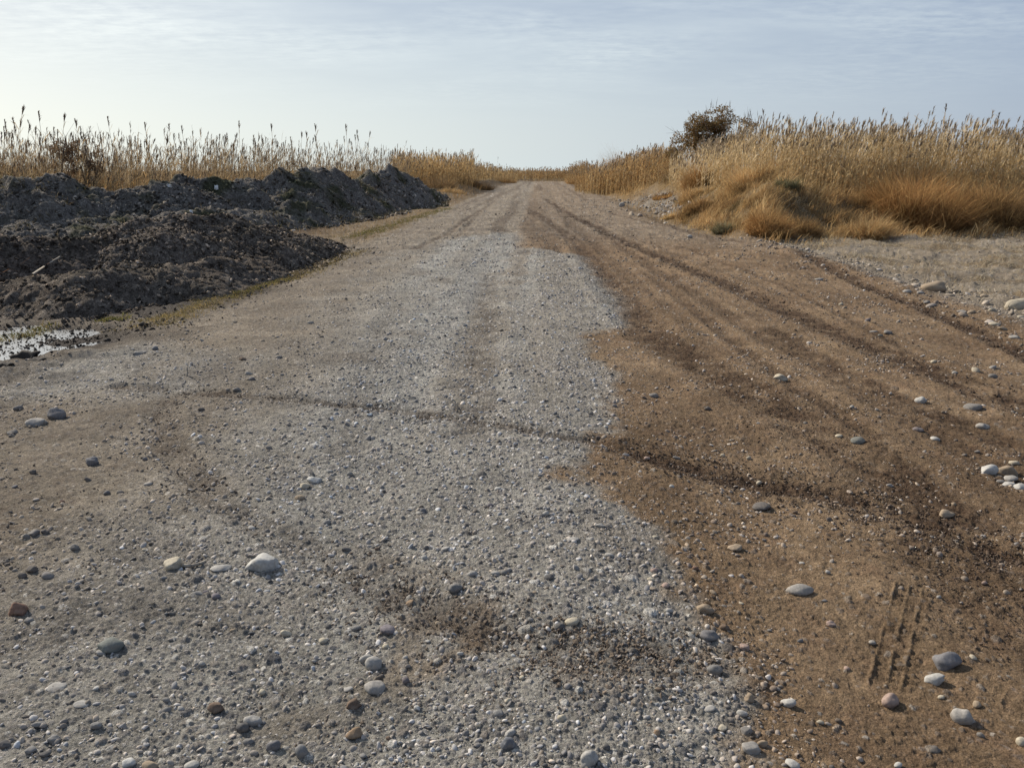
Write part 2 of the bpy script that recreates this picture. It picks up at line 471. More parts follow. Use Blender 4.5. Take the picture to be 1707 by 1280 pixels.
def build_ground():
    dep = np.concatenate([np.arange(86, 45, -1.2), np.arange(45, .75, -.06), np.array([.72, .65, .58, .5, .4, .3, .2, .12, .06, .03])])
    th = np.concatenate([np.arange(-180, -60, 2.5), np.arange(-60, -37, .3), np.arange(-37, 37, .07), np.arange(37, 60, .3), np.arange(60, 180, 2.5)])
    rr = EYE / np.tan(np.radians(dep))
    nr, nt = len(rr), len(th)
    T, Q = np.meshgrid(np.radians(th), rr)
    x, y = (Q * np.sin(T)).ravel(), (Q * np.cos(T)).ravel()
    k = masks(x, y)
    z = height(x, y)
    near = 1 - sst(14, 30, np.hypot(x, y))
    rough = .55 + .45 * np.clip(k['dark'] + .5 * (1 - k['grey']), 0, 1)
    clum = sst(-.2, .4, fbm(x / .30, y / .30, 3, 42))
    z += .011 * rough * fbm(x / .06, y / .06, 4, 40, .7) * near + .016 * np.clip(k['dark'] * 1.3, 0, 1) * fbm(x / .04, y / .04, 3, 41, .7) * near
    g1, t0 = cells(x, y, .013, 45, .8 * np.ones_like(x) * (.35 + .65 * clum), .25, .6)
    g2, _ = cells(x, y, .030, 47, .5 * clum * (.3 + k['dark'] + .5 * (1 - k['grey'])), .2, .5)
    z += (.55 * g1 + .5 * g2) * near + .05 * fbm(x / .25, y / .3, 3, 43) * sst(9, 20, np.hypot(x, y)) + .6 * cells(x, y, .16, 48, .5 * np.ones_like(x), .12, .4)[0] * sst(6, 14, np.hypot(x, y))
    z += .05 * fbm(x / .35, y / .35, 4, 44) * sst(-.5, .8, k['d'])
    p1, t1 = cells(x, y, .024, 50, k['dens'] * .9)
    p2, t2 = cells(x, y, .046, 60, k['dens'] * .62, .16, .42)
    p3, t3 = cells(x, y, .11, 70, k['dens'] * .12, .14, .30)
    peb = np.maximum(np.maximum(p1, p2), p3)
    tone = np.where(p3 >= peb - 1e-9, t3, np.where(p2 >= peb - 1e-9, t2, t1))
    z += peb * .5 * (1 - k['wet'])
    tone = np.where(peb > .0012, tone, t0)
    pm = np.where(peb > .0012, 1, .6 * (g1 > .001) * (.35 + .65 * k['grey'])) * (1 - .8 * k['dark']) * (1 - k['wet'])
    for pts, s, hw in TREAD:            # a tyre's tread pressed into the earth
        (x0, y0), (x1, y1) = pts
        L = math.hypot(x1 - x0, y1 - y0)
        ax, ay = (x1 - x0) / L, (y1 - y0) / L
        l = (x - x0) * ax + (y - y0) * ay
        c = (x - x0) * -ay + (y - y0) * ax
        c = c + .0018 * vn(l / .03, l * 0, 80)
        fade = sst(-.03, .06, l) * (1 - sst(L - .05, L + .05, l)) * s * np.clip(.75 + .8 * fbm(x / .06, y / .06, 2, 81), 0, 1)
        prof = np.zeros_like(x)
        for o_ in (0, .6, 1.15):
            prof = np.maximum(prof, np.exp(-((c - o_ * hw) / .0065) ** 2) * np.clip(.7 + .8 * vn(l / .05, l * 0 + o_ * 9, 83), .1, 1))
        lug = np.clip(np.sin(l * 2 * math.pi / .036 + 8 * c + .8 * vn(l / .04, c / .04, 84)) * 2.0 - .7, 0, 1) * sst(-.02, 0, c) * (1 - sst(1.15 * hw + .025, 1.15 * hw + .045, c))
        z += fade * (.012 * prof + .011 * lug - .006 * sst(-.03, 0, c) * (1 - sst(1.15 * hw, 1.15 * hw + .03, c)))
        k['dark'] = np.clip(k['dark'] - .5 * fade * prof + .22 * fade * sst(-.04, 0, c) * (1 - sst(1.2 * hw, 1.2 * hw + .04, c)) * (1 - prof), 0, 1)
    V = np.stack([x, y, z], 1)
    ma = np.stack([k['grey'], k['dark'], k['pale'], k['grass']], 1)
    mb = np.stack([pm, tone, k['wet'], k['left']], 1)
    i = np.arange(nr - 1)[:, None] * nt + np.arange(nt)[None, :]
    j = np.arange(nr - 1)[:, None] * nt + (np.arange(nt)[None, :] + 1) % nt
    Fq = np.stack([i, i + nt, j + nt, j], 2).reshape(-1, 4)[:, ::-1]
    fu, fy, fd = k['u'][Fq[:, 0]], y[Fq[:, 0]], k['d'][Fq[:, 0]]
    isroad = (np.abs(fu) < 4.35) & (fy < 132) & (fy > -60)
    isbank = (~isroad) & (fd > -.3) & (np.hypot(x, y)[Fq[:, 0]] < 220)
    for nm, sel in (('gravel_road', isroad), ('embankment', isbank), ('ground', ~(isroad | isbank))):
        f = Fq[sel]
        ids, inv = np.unique(f, return_inverse=True)
        o = mesh_ob(nm, V[ids], inv.reshape(-1, 4), M_EARTH, attrs={'ma': ma[ids], 'mb': mb[ids]})
        tag(o, kind='structure')

build_ground()

# water standing in the low wet ground
a_ = np.linspace(0, 2 * np.pi, 48, endpoint=False)
pv = np.concatenate([[[PUD[0], PUD[1], PUD_Z]], np.stack([PUD[0] + 1.7 * np.cos(a_), PUD[1] + .95 * np.sin(a_), np.full(48, PUD_Z)], 1)])
tag(mesh_ob('puddle', pv, np.array([[0, 1 + i, 1 + (i + 1) % 48] for i in range(48)]), M_WATER), kind='structure')


# ------------------------------------------------------------------ stones
def ico(sub):
    bm = bmesh.new()
    bmesh.ops.create_icosphere(bm, subdivisions=sub, radius=1)
    v = np.array([q.co[:] for q in bm.verts])
    f = np.array([[q.index for q in k.verts] for k in bm.faces])
    bm.free()
    return v, f

ICO = {s: ico(s) for s in (1, 2, 3)}

def rock(sub, seed, angular=.5, flat=.6):
    """unit-size stone: a ball cut by random planes and squashed"""
    rg = np.random.default_rng(seed)
    v = ICO[sub][0].copy()
    for _ in range(int(5 + 9 * angular)):
        n = rg.normal(size=3)
        n /= np.linalg.norm(n)
        dd = rg.uniform(.92 - .32 * angular, .97)
        e = np.maximum(v @ n - dd, 0)
        v -= e[:, None] * n * (.6 + .4 * angular)
    o_ = rg.uniform(0, 50)
    v *= (1 + (.16 + .14 * angular) * fbm(v[:, 0] * 1.3 + o_, v[:, 1] * 1.3 + v[:, 2] * 1.7, 2, seed) + .05 * fbm(v[:, 0] * 4 + v[:, 2] * 3, v[:, 1] * 4 - v[:, 2] * 2, 2, seed + 3))[:, None]
    v *= np.array([1, rg.uniform(.55, .92), rg.uniform(.75, 1.15) * flat])
    return v, ICO[sub][1]

def scatter_mesh(P, sz, cols, variants, seed, tilt=.35):
    """many stones merged: position, half size, colour per stone"""
    rg = np.random.default_rng(seed)
    n = len(P)
    ks = rg.integers(0, len(variants), n)
    Vs, Fs, Cs, base = [], [], [], 0
    for k, (v, f) in enumerate(variants):
        ids = np.nonzero(ks == k)[0]
        if not len(ids):
            continue
        th, ta, tb = rg.uniform(0, 6.283, len(ids)), rg.normal(0, tilt, len(ids)), rg.normal(0, tilt, len(ids))
        c, s = np.cos(th), np.sin(th)
        X = v[None, :, 0] * sz[ids, None]
        Y = v[None, :, 1] * sz[ids, None]
        Z = v[None, :, 2] * sz[ids, None] + X * np.sin(ta)[:, None] + Y * np.sin(tb)[:, None]
        q = np.stack([c[:, None] * X - s[:, None] * Y, s[:, None] * X + c[:, None] * Y, Z], 2) + P[ids, None, :]
        Vs.append(q.reshape(-1, 3))
        Fs.append((f[None] + (np.arange(len(ids)) * len(v))[:, None, None]).reshape(-1, 3) + base)
        Cs.append(np.repeat(cols[ids], len(v), 0))
        base += len(ids) * len(v)
    return np.concatenate(Vs), np.concatenate(Fs), np.concatenate(Cs)

def stone_cols(rg, k, n):
    t = rg.random(n)
    v = np.where(t < .25, rg.uniform(.09, .16, n), np.where(t < .72, rg.uniform(.17, .30, n), rg.uniform(.31, .52, n)))
    warm = rg.normal(.05, .05, n) + .10 * (1 - k['grey'])
    col = np.stack([v * (1 + warm), v, v * (1 - 1.1 * warm)], 1)
    soil = np.where((k['left'] > .5)[:, None], np.array([[.24, .19, .14]]), np.array([[.17, .11, .072]]))
    dust = (rg.uniform(.05, .6, n) * (1 - .8 * k['grey']))[:, None]
    return (col * (1 - dust) + soil * dust) * np.where(k['grey'] > .5, 1.12, 1.0)[:, None]

def gravel():
    rg = np.random.default_rng(11)
    PX, SZ = [], []
    # rings of distance: number of candidates, stone size range
    for (y0, y1, n, smin, smax) in ((1.3, 2.6, 46000, .0028, .0135), (2.6, 4.2, 46000, .004, .0165), (4.2, 7, 40000, .006, .021), (7, 12, 26000, .009, .028), (12, 22, 18000, .014, .038), (22, 45, 9000, .025, .06)):
        yy = rg.uniform(y0, y1, n)
        hw = np.minimum(yy * .80 + 1.0, 9 + .2 * yy)
        xx = rg.uniform(-1, 1, n) * hw
        s = smin * (smax / smin) ** (rg.random(n) ** 2.1)
        PX.append(np.stack([xx, yy], 1))
        SZ.append(s)
    n = 1500
    yy = rg.uniform(7.5, 40, n)
    PX.append(np.stack([.65 + .033 * yy + 4.75 + rg.normal(0, .38, n), yy], 1))
    SZ.append(.022 * 3.4 ** (rg.random(n) ** 2))
    n = 700
    yy = rg.uniform(24, 46, n)
    PX.append(np.stack([5.6 + .07 * (yy - 30) + rg.normal(.6, .8, n), yy], 1))
    SZ.append(.04 * 4 ** (rg.random(n) ** 2))
    P, s = np.concatenate(PX), np.concatenate(SZ)
    x, y = P.T
    k = masks(x, y)
    clump = sst(-.25, .45, fbm(x / .55, y / .55, 3, 90))
    keep = np.clip(1.0 * k['grey'] * (.55 + .45 * clump) + .50 * clump * k['left'] * (1 - k['grey']) + .36 * clump * (1 - k['left']) * (1 - k['grey']) * (1 + .9 * sst(5, 9, y)), 0, 1)
    keep = np.maximum(keep, .55 * np.exp(-(k['sg'] / (.10 + .03 * np.hypot(x, y))) ** 2))
    edge = np.exp(-((k['u'] - 4.7) / .75) ** 2) * sst(6, 8, y)
    mid = np.exp(-((k['u'] - 2.3) / .75) ** 2) * (1 - k['grey']) * .9 * sst(4, 7, y) + np.exp(-((k['u'] - 1.2) / .3) ** 2) * (1 - k['grey']) * .25 * sst(12, 16, y) + .5 * sst(.1, .5, k['n3']) * (k['left'] > .5) * (k['u'] > -4.6)
    keep = np.maximum(keep, .8 * k['ero'])
    keep = np.maximum(keep, np.maximum(edge * .9, mid * clump)) * (1 - .55 * k['dark']) * (1 - k['wet'] * .8)
    keep = keep * (1 - sst(.0, .8, k['d']) * (1 - k['ero'])) * np.where((k['u'] < -4.4) & (y > 8.7), .3, 1)
    sel = rg.random(len(x)) < keep
    P, s = P[sel], s[sel]
    k = {q: v[sel] for q, v in k.items()}
    z = height(P[:, 0], P[:, 1]) + s * rg.uniform(-.25, .25, len(s))
    P3 = np.column_stack([P, z])
    cols = stone_cols(rg, k, len(s))
    near = s / np.hypot(P[:, 0], P[:, 1]) > .0035
    out = []
    for sub, m_ in ((2, near), (1, ~near)):
        var = [rock(sub, 100 + i, [.35, .6, 1.0][i % 3], rg.uniform(.45, .8)) for i in range(18)]
        out.append(scatter_mesh(P3[m_], s[m_], cols[m_], var, 5 + sub))
    b = len(out[0][0])
    o = mesh_ob('gravel', np.concatenate([out[0][0], out[1][0]]), np.concatenate([out[0][1], out[1][1] + b]), M_STONE, attrs={'col': np.concatenate([out[0][2], out[1][2]])})
    tag(o, 'fine loose gravel strewn over the whole dirt road', kind='stuff')
    print('gravel', len(s))

gravel()

TONES = {'white': (.56, .55, .51), 'cream': (.58, .51, .38), 'pale': (.40, .385, .355), 'grey': (.225, .222, .215), 'bluegrey': (.16, .172, .195), 'dark': (.085, .087, .092),
         'tan': (.37, .285, .195), 'brown': (.15, .098, .068), 'orange': (.30, .20, .12), 'pink': (.46, .33, .275), 'reddish': (.24, .125, .085), 'purple': (.20, .18, .20), 'green': (.20, .22, .20)}
WORD = {'white': 'white', 'cream': 'cream', 'pale': 'pale grey', 'grey': 'mid grey', 'bluegrey': 'blue grey', 'dark': 'dark', 'tan': 'tan', 'brown': 'brown', 'orange': 'orange brown',
        'pink': 'pinkish', 'reddish': 'reddish', 'purple': 'purplish grey', 'green': 'greenish grey'}
# px, py, width in photo pixels, tone, angularity, flatness, label or None
ST = [
 (290, 942, 29, 'cream', 1, .8, 'angular cream stone beside the big whitish boulder in the near gravel'),
 (443, 937, 56, 'white', .8, .62, 'largest whitish boulder half sunk in the near grey gravel'),
 (370, 944, 30, 'pale', .5, .25, 'flat pale stone sunk between the cream stone and the whitish boulder'),
 (185, 1077, 33, 'green', .1, .6, 'smooth dark greenish pebble with a small pale pebble touching it'),
 (170, 1088, 14, 'pale', .1, .6, 'small pale pebble touching the smooth dark greenish pebble'),
 (361, 1181, 22, 'brown', .7, 1.0, 'dark brown blocky stone standing up from the grey gravel'),
 (421, 1203, 25, 'pale', .4, .75, 'pale grey cobble with a dark pebble against its lower side'),
 (407, 1214, 21, 'dark', .5, .8, 'dark pebble against the lower side of a pale cobble'),
 (30, 1020, 25, 'reddish', 1, .8, 'reddish brown brick shaped stone on the tan dirt near the left edge'),
 (48, 1034, 16, 'grey', .2, .6, None), (55, 950, 19, 'dark', .4, .8, None), (38, 960, 17, 'dark', .3, .8, None), (80, 960, 20, 'grey', .3, .6, None),
 (125, 914, 18, 'grey', .3, .8, None), (8, 1241, 19, 'dark', .3, .8, None), (90, 1231, 18, 'grey', .2, .6, None), (75, 1256, 18, 'dark', .2, .6, None), (52, 1249, 18, 'grey', .2, .6, None),
 (215, 1270, 20, 'white', .4, .8, None), (250, 1275, 28, 'tan', .2, .6, None), (320, 1275, 26, 'pale', .2, .6, None), (95, 1143, 30, 'pale', .2, .3, None), (135, 1172, 24, 'pale', .2, .3, None),
 (330, 988, 22, 'grey', .3, .5, None), (360, 993, 17, 'purple', .3, .8, None), (343, 986, 14, 'purple', .2, .7, None), (160, 1208, 19, 'grey', .2, .7, None), (65, 1207, 20, 'grey', .2, .6, None),
 (457, 1246, 20, 'bluegrey', .1, .9, 'dark blue grey egg shaped pebble near the bottom left corner gravel'),
 (415, 1236, 20, 'grey', .3, .7, None), (277, 1183, 17, 'grey', .2, .7, None), (302, 1181, 16, 'pale', .3, .7, None), (277, 1166, 16, 'grey', .3, .8, None), (220, 1156, 15, 'pale', .2, .6, None),
 (477, 1056, 20, 'cream', .2, .7, None), (539, 1068, 17, 'cream', .2, .6, None), (547, 1044, 15, 'dark', .4, .8, None), (594, 1046, 19, 'grey', .2, .6, None),
 (647, 1050, 25, 'purple', .3, .6, 'flattish purplish grey pebble above the pale egg shaped pebble'),
 (643, 1077, 14, 'cream', .2, .8, None), (624, 1108, 24, 'pale', .05, .9, 'pale egg shaped pebble standing clear on the grey gravel'),
 (611, 1098, 22, 'pale', .1, .6, 'pale pebble partly hidden behind the pale egg shaped pebble'),
 (625, 1146, 29, 'pale', .3, .5, 'flat light grey cobble just below the pale egg shaped pebble'),
 (580, 1148, 19, 'pale', .2, .4, None), (760, 982, 23, 'grey', .2, .65, 'rounded mid grey cobble above the brown soil crumbs'),
 (708, 930, 15, 'pale', .2, .9, None), (578, 915, 19, 'dark', .3, .7, None), (742, 914, 19, 'pale', .2, .5, None), (710, 913, 14, 'dark', .3, .7, None), (787, 956, 21, 'pale', .2, .5, None),
 (826, 955, 18, 'pale', .2, .6, None), (840, 955, 14, 'grey', .2, .8, None), (588, 1177, 23, 'brown', .8, .9, 'crumbly dark brown clod stone below the flat light grey cobble'),
 (590, 1224, 27, 'orange', .5, .6, 'orange brown embedded stone close to the bottom edge'), (503, 1257, 20, 'grey', .2, 1.1, 'grey stone standing upright near the bottom edge'),
 (676, 1135, 16, 'purple', .4, 1.0, None), (768, 1093, 14, 'white', .5, .8, None), (815, 1146, 13, 'pale', .2, .9, None), (847, 1168, 15, 'cream', .2, .8, None), (831, 1188, 23, 'grey', .2, .7, None),
 (850, 1223, 21, 'pale', .2, .8, None), (847, 1241, 27, 'bluegrey', .9, .8, 'angular blue grey stone under a pale pebble at the bottom centre'),
 (762, 1213, 13, 'grey', .2, .8, None), (683, 1005, 18, 'orange', .5, .7, None), (730, 1040, 16, 'tan', .7, .7, None), (695, 1180, 13, 'white', .2, .8, None),
 (915, 961, 20, 'dark', .2, .7, None), (1015, 925, 19, 'pale', .2, .6, None), (953, 1037, 25, 'cream', .2, .6, 'cream oval pebble with a dark pebble on its left side'), (932, 1044, 15, 'dark', .3, .8, 'dark pebble on the left side of a cream oval pebble'),
 (1175, 1017, 26, 'tan', .5, .6, 'knobbly tan stone just past the tip of the grey strip edge'), (1115, 1018, 17, 'pale', .2, .8, None), (1182, 1062, 30, 'bluegrey', .2, .5, 'flat blue grey pebble on the boundary of grey gravel and brown earth'),
 (1208, 1047, 18, 'brown', .4, .9, None), (1240, 1083, 19, 'pink', .6, .8, None), (1191, 1119, 22, 'grey', .05, .85, 'round mid grey pebble right of the trampled soil patch'),
 (1249, 1162, 18, 'tan', .2, 1.0, None), (1313, 1172, 22, 'white', .3, .6, 'white wedge shaped pebble lying on brown earth below the road boundary'), (1237, 1185, 20, 'pale', .4, .6, None), (1183, 1177, 23, 'pale', .2, .5, None),
 (1204, 1213, 18, 'cream', .4, .6, None), (1244, 1218, 21, 'grey', .2, .8, None), (1251, 1248, 27, 'pale', .5, .6, 'pale angular stone below the mid grey one at the gravel boundary'), (1271, 1240, 19, 'tan', .1, .8, None),
 (980, 1268, 29, 'pale', .3, .9, 'large pale pebble at the bottom edge of the grey gravel'), (937, 1197, 18, 'cream', .2, .8, None), (1095, 1222, 15, 'orange', .5, .8, None), (1090, 951, 16, 'pink', .2, .7, None),
 (1085, 966, 16, 'cream', .2, .7, None), (1110, 976, 18, 'pink', .3, .7, None), (1010, 1246, 17, 'dark', .4, 1.0, None), (1322, 1273, 25, 'white', .2, .5, None), (1160, 948, 14, 'reddish', .5, .9, None),
 (1225, 913, 26, 'tan', .6, .4, 'flat tan slab with a dark shadow under its lower edge'), (1333, 983, 35, 'pale', .05, .5, 'biggest smooth pale pebble sunk in the brown earth'), (1384, 1040, 18, 'pink', .2, .7, None),
 (1380, 953, 10, 'white', .2, .8, None), (1454, 1070, 14, 'pale', .2, .7, None), (1576, 1101, 35, 'bluegrey', .6, .75, 'big dark blue grey stone right of the tyre tread print'),
 (1556, 1131, 26, 'white', .3, .7, 'white pebble just below the big dark blue grey stone'), (1483, 1168, 30, 'pink', .1, .7, 'pinkish rounded pebble at the lower end of the tread print'),
 (1606, 1197, 28, 'pale', .7, .85, 'pale faceted stone below right of the tread print'), (1628, 1172, 15, 'tan', .2, .8, None), (1634, 1225, 13, 'grey', .3, .9, None), (1497, 1275, 15, 'white', .2, .6, None),
 (1558, 1250, 18, 'dark', .2, .8, None), (1367, 1204, 13, 'cream', .1, .8, None), (1621, 1098, 13, 'cream', .2, .8, None), (1702, 1236, 18, 'cream', .2, .8, None),
 (1300, 631, 23, 'cream', .9, .5, 'flat cream wedge stone alone on the middle brown earth'), (1535, 665, 17, 'white', .4, .8, 'white stone in the row of stones on the right lane'),
 (1622, 678, 23, 'grey', .2, .5, 'mid grey oblong stone in the row on the right lane'), (1638, 705, 22, 'pale', .3, .7, None), (1430, 733, 22, 'green', .3, .6, 'greenish grey stone with a smaller one close behind it'),
 (1399, 724, 14, 'cream', .2, .6, None), (1530, 717, 19, 'purple', .3, .6, None), (1559, 732, 17, 'white', .3, .6, None), (1646, 787, 30, 'white', .8, .6, 'white angular stone heading the stone cluster at the right edge'),
 (1679, 784, 27, 'tan', .5, .6, 'tan stone between white ones in the right edge cluster'), (1684, 797, 22, 'pale', .4, .6, None), (1680, 810, 20, 'white', .3, .6, None), (1698, 816, 22, 'white', .2, .7, None),
 (1668, 805, 14, 'grey', .3, .6, None), (1690, 772, 16, 'cream', .3, .6, None), (1577, 857, 28, 'tan', .5, .5, 'tan elongated stone between the two dark tyre lines'), (1590, 840, 12, 'tan', .2, .8, None),
 (1269, 843, 28, 'dark', .2, .45, 'long dark pebble just below the dark muddy tyre line'), (1483, 810, 15, 'pale', .2, .5, None), (1655, 613, 14, 'pale', .2, .7, None), (1655, 630, 15, 'grey', .2, .7, None),
 (1625, 621, 15, 'cream', .4, .7, None), (1557, 601, 12, 'cream', .2, .7, None), (1592, 617, 11, 'pale', .2, .6, None), (1180, 680, 15, 'dark', .6, .7, None), (1090, 659, 18, 'grey', .3, .5, None),
 (1205, 759, 10, 'cream', .2, .8, None), (1248, 763, 10, 'cream', .2, .8, None), (1128, 760, 15, 'grey', .3, .5, None), (1078, 757, 14, 'pink', .3, .6, None), (1043, 748, 16, 'bluegrey', .3, .6, None),
 (1010, 712, 10, 'white', .2, .9, None), (985, 690, 12, 'dark', .5, .8, None), (1175, 820, 10, 'tan', .2, .7, None), (1265, 802, 12, 'cream', .2, .7, None), (1120, 808, 12, 'white', .2, .7, None),
 (1557, 482, 33, 'tan', .2, .6, 'tan boulder sitting on the pale verge beside the road'), (1697, 503, 36, 'cream', .3, .6, 'cream boulder at the right edge of the pale verge'),
 (1653, 520, 18, 'cream', .5, .6, None), (1620, 518, 15, 'tan', .4, .6, None), (1535, 487, 14, 'pale', .5, .6, None), (1512, 484, 16, 'pale', .5, .6, None), (1546, 503, 13, 'grey', .5, .6, None), (1605, 517, 18, 'pale', .5, .5, None),
 (1660, 535, 20, 'cream', .5, .5, None), (1672, 546, 17, 'tan', .5, .5, None), (1700, 530, 18, 'cream', .5, .5, None), (1690, 562, 18, 'pale', .5, .6, None), (1036, 343, 12, 'white', .8, .7, 'white block at the foot of the eroded far bank'),
 (1366, 465, 16, 'pale', .3, .5, None), (1402, 508, 10, 'cream', .2, .8, None), (1408, 513, 10, 'tan', .2, .7, None), (1480, 555, 18, 'grey', .5, .5, None), (1468, 557, 11, 'green', .5, .6, None), (1447, 536, 14, 'purple', .5, .6, None), (1457, 548, 16, 'pale', .5, .5, None),
 (1152, 372, 11, 'white', .6, .6, 'white stone on the bank foot beside the dry tussock'), (1338, 404, 17, 'dark', .9, .6, 'dark flat clod on the straw below the big tussock'), (1362, 407, 9, 'dark', .8, .7, None), (1375, 406, 9, 'dark', .8, .7, None),
 (95, 693, 30, 'bluegrey', .5, .6, 'dark blue grey cobble in the stony patch near the puddle'), (60, 705, 26, 'pale', .4, .55, 'pale cobble beside the dark blue grey one in the stony patch'), (155, 771, 20, 'bluegrey', .4, .8, 'dark blue grey pebble alone on tan dirt'), (147, 800, 15, 'dark', .4, .9, None), (55, 787, 15, 'dark', .4, .8, None),
 (247, 807, 17, 'pale', .3, .6, None), (178, 822, 12, 'bluegrey', .3, .8, None), (58, 890, 22, 'grey', .6, .8, None), (75, 887, 18, 'dark', .5, .8, None), (46, 895, 16, 'grey', .5, .8, None), (150, 866, 14, 'grey', .3, .6, None),
 (242, 765, 11, 'bluegrey', .3, .7, None), (200, 822, 15, 'dark', .5, .6, None), (105, 838, 10, 'reddish', .5, .8, None), (30, 680, 20, 'grey', .4, .5, None), (20, 720, 20, 'grey', .4, .5, None), (258, 580, 13, 'bluegrey', .5, .8, None), (232, 586, 30, 'grey', .5, .3, None),
 (405, 597, 18, 'brown', .6, .5, None), (415, 622, 16, 'pale', .4, .6, None), (420, 632, 15, 'bluegrey', .4, .6, None), (395, 650, 16, 'grey', .4, .6, None), (335, 682, 16, 'dark', .5, .7, None), (518, 538, 16, 'pale', .4, .5, None), (465, 595, 14, 'grey', .4, .6, None),
 (525, 800, 24, 'white', .7, .4, 'white flat stone above a smaller rounded cream one on grey gravel'), (508, 811, 15, 'cream', .2, .7, 'rounded cream stone touching a white flat stone'), (500, 829, 20, 'tan', .3, .7, None), (583, 790, 15, 'grey', .3, .8, None), (545, 870, 18, 'grey', .2, .7, None), (550, 783, 14, 'pale', .2, .5, None),
 (600, 681, 14, 'white', .7, .5, None), (830, 814, 16, 'white', .6, .5, None), (712, 751, 13, 'dark', .3, .6, None), (783, 755, 13, 'pale', .3, .5, None), (697, 752, 12, 'pale', .3, .5, None), (640, 819, 10, 'dark', .6, .9, None), (705, 852, 13, 'bluegrey', .3, .9, None), (817, 842, 14, 'purple', .3, .7, None), (730, 827, 14, 'grey', .3, .6, None),
 (912, 812, 17, 'pale', .2, .5, None), (910, 856, 16, 'pale', .2, .6, None), (1000, 875, 22, 'pale', .2, .4, None), (955, 898, 24, 'pale', .2, .4, None), (1092, 895, 14, 'cream', .2, .6, None), (1045, 862, 10, 'tan', .3, .7, None), (845, 880, 13, 'white', .3, .7, None), (420, 880, 14, 'pale', .3, .6, None),
]

def zone(x, y, k):
    if k['d'] > -1.2 or k['u'] > 4.3:
        return 'on the pale verge at the right of the road', 'verge stones'
    if k['grey'] > .5:
        return 'lying in the grey gravel strip', 'stones in the grey gravel'
    if k['left'] > .5:
        return 'lying on the tan dirt left of the grey strip', 'stones on the tan dirt'
    return 'lying on the brown earth right of the grey strip', 'stones on the brown earth'

def place_stones():
    rg = np.random.default_rng(21)
    L = list(ST)
    tn = list(TONES)
    tries = 0
    while len(L) < 296 and tries < 4000:          # the next largest loose stones
        tries += 1
        px, py = rg.uniform(0, 1707), 640 + 640 * rg.random() ** .8
        if min(math.hypot((q[0] - px), (q[1] - py) * 1.4) for q in L) < 40:
            continue
        L.append((px, py, rg.uniform(9, 15) * (.55 + .45 * (py - 500) / 780), rg.choice(['pale', 'grey', 'grey', 'bluegrey', 'cream', 'tan', 'dark', 'white', 'pink', 'brown']), rg.uniform(.1, .6), rg.uniform(.4, .8), None))
    pts = np.array([ground(q[0], q[1] + q[2] * .12) for q in L])
    k = masks(pts[:, 0], pts[:, 1])
    hz_ = height(pts[:, 0], pts[:, 1])
    for i, (px, py, wd, tone, ang, flat, lab) in enumerate(L):
        x, y = ground(px, py + wd * .12, hz_[i])
        z = float(height(x, y))
        wd = wd * .94 if lab else wd * .74
        half = wd / 2 / F * math.sqrt(x * x + y * y + (EYE - z) ** 2) * 1.12
        v, f = rock(3 if wd > 13 else 2, 1000 + i, min(1, ang + .35), flat)
        th = rg.uniform(-.5, .5) + (math.pi if rg.random() < .5 else 0)
        ct, s_ = math.cos(th), math.sin(th)
        tl = rg.normal(0, .12)
        v = np.stack([ct * v[:, 0] - s_ * v[:, 1], s_ * v[:, 0] + ct * v[:, 1], v[:, 2] + v[:, 0] * tl], 1) * half
        zlo = v[:, 2].min()
        base = z + .003 - zlo * (.30 if lab else .14)
        kk = {q: float(a[i]) for q, a in k.items()}
        c = np.array(TONES[tone]) * rg.uniform(.80, 1.0) * .70 + np.array([.20, .17, .135]) * .22
        if kk['grey'] < .5:
            c = c * .84 + np.array([.17, .12, .08]) * .16
        o = mesh_ob('stone', v, f, M_STONE, attrs={'col': np.repeat(c[None], len(v), 0)})
        o.location = (x, y, base)
        where, grp = zone(x, y, kk)
        size = 'very small' if half < .013 else 'small' if half < .03 else 'medium' if half < .07 else 'big'
        shape = 'angular' if ang > .55 else 'rough' if ang > .28 else 'rounded'
        if lab:
            tag(o, lab, 'stone')
        else:
            tag(o, f'{size} {shape} {WORD[tone]} stone {where}', 'stone', f'{size} {shape} {WORD[tone]} ' + grp)

place_stones()


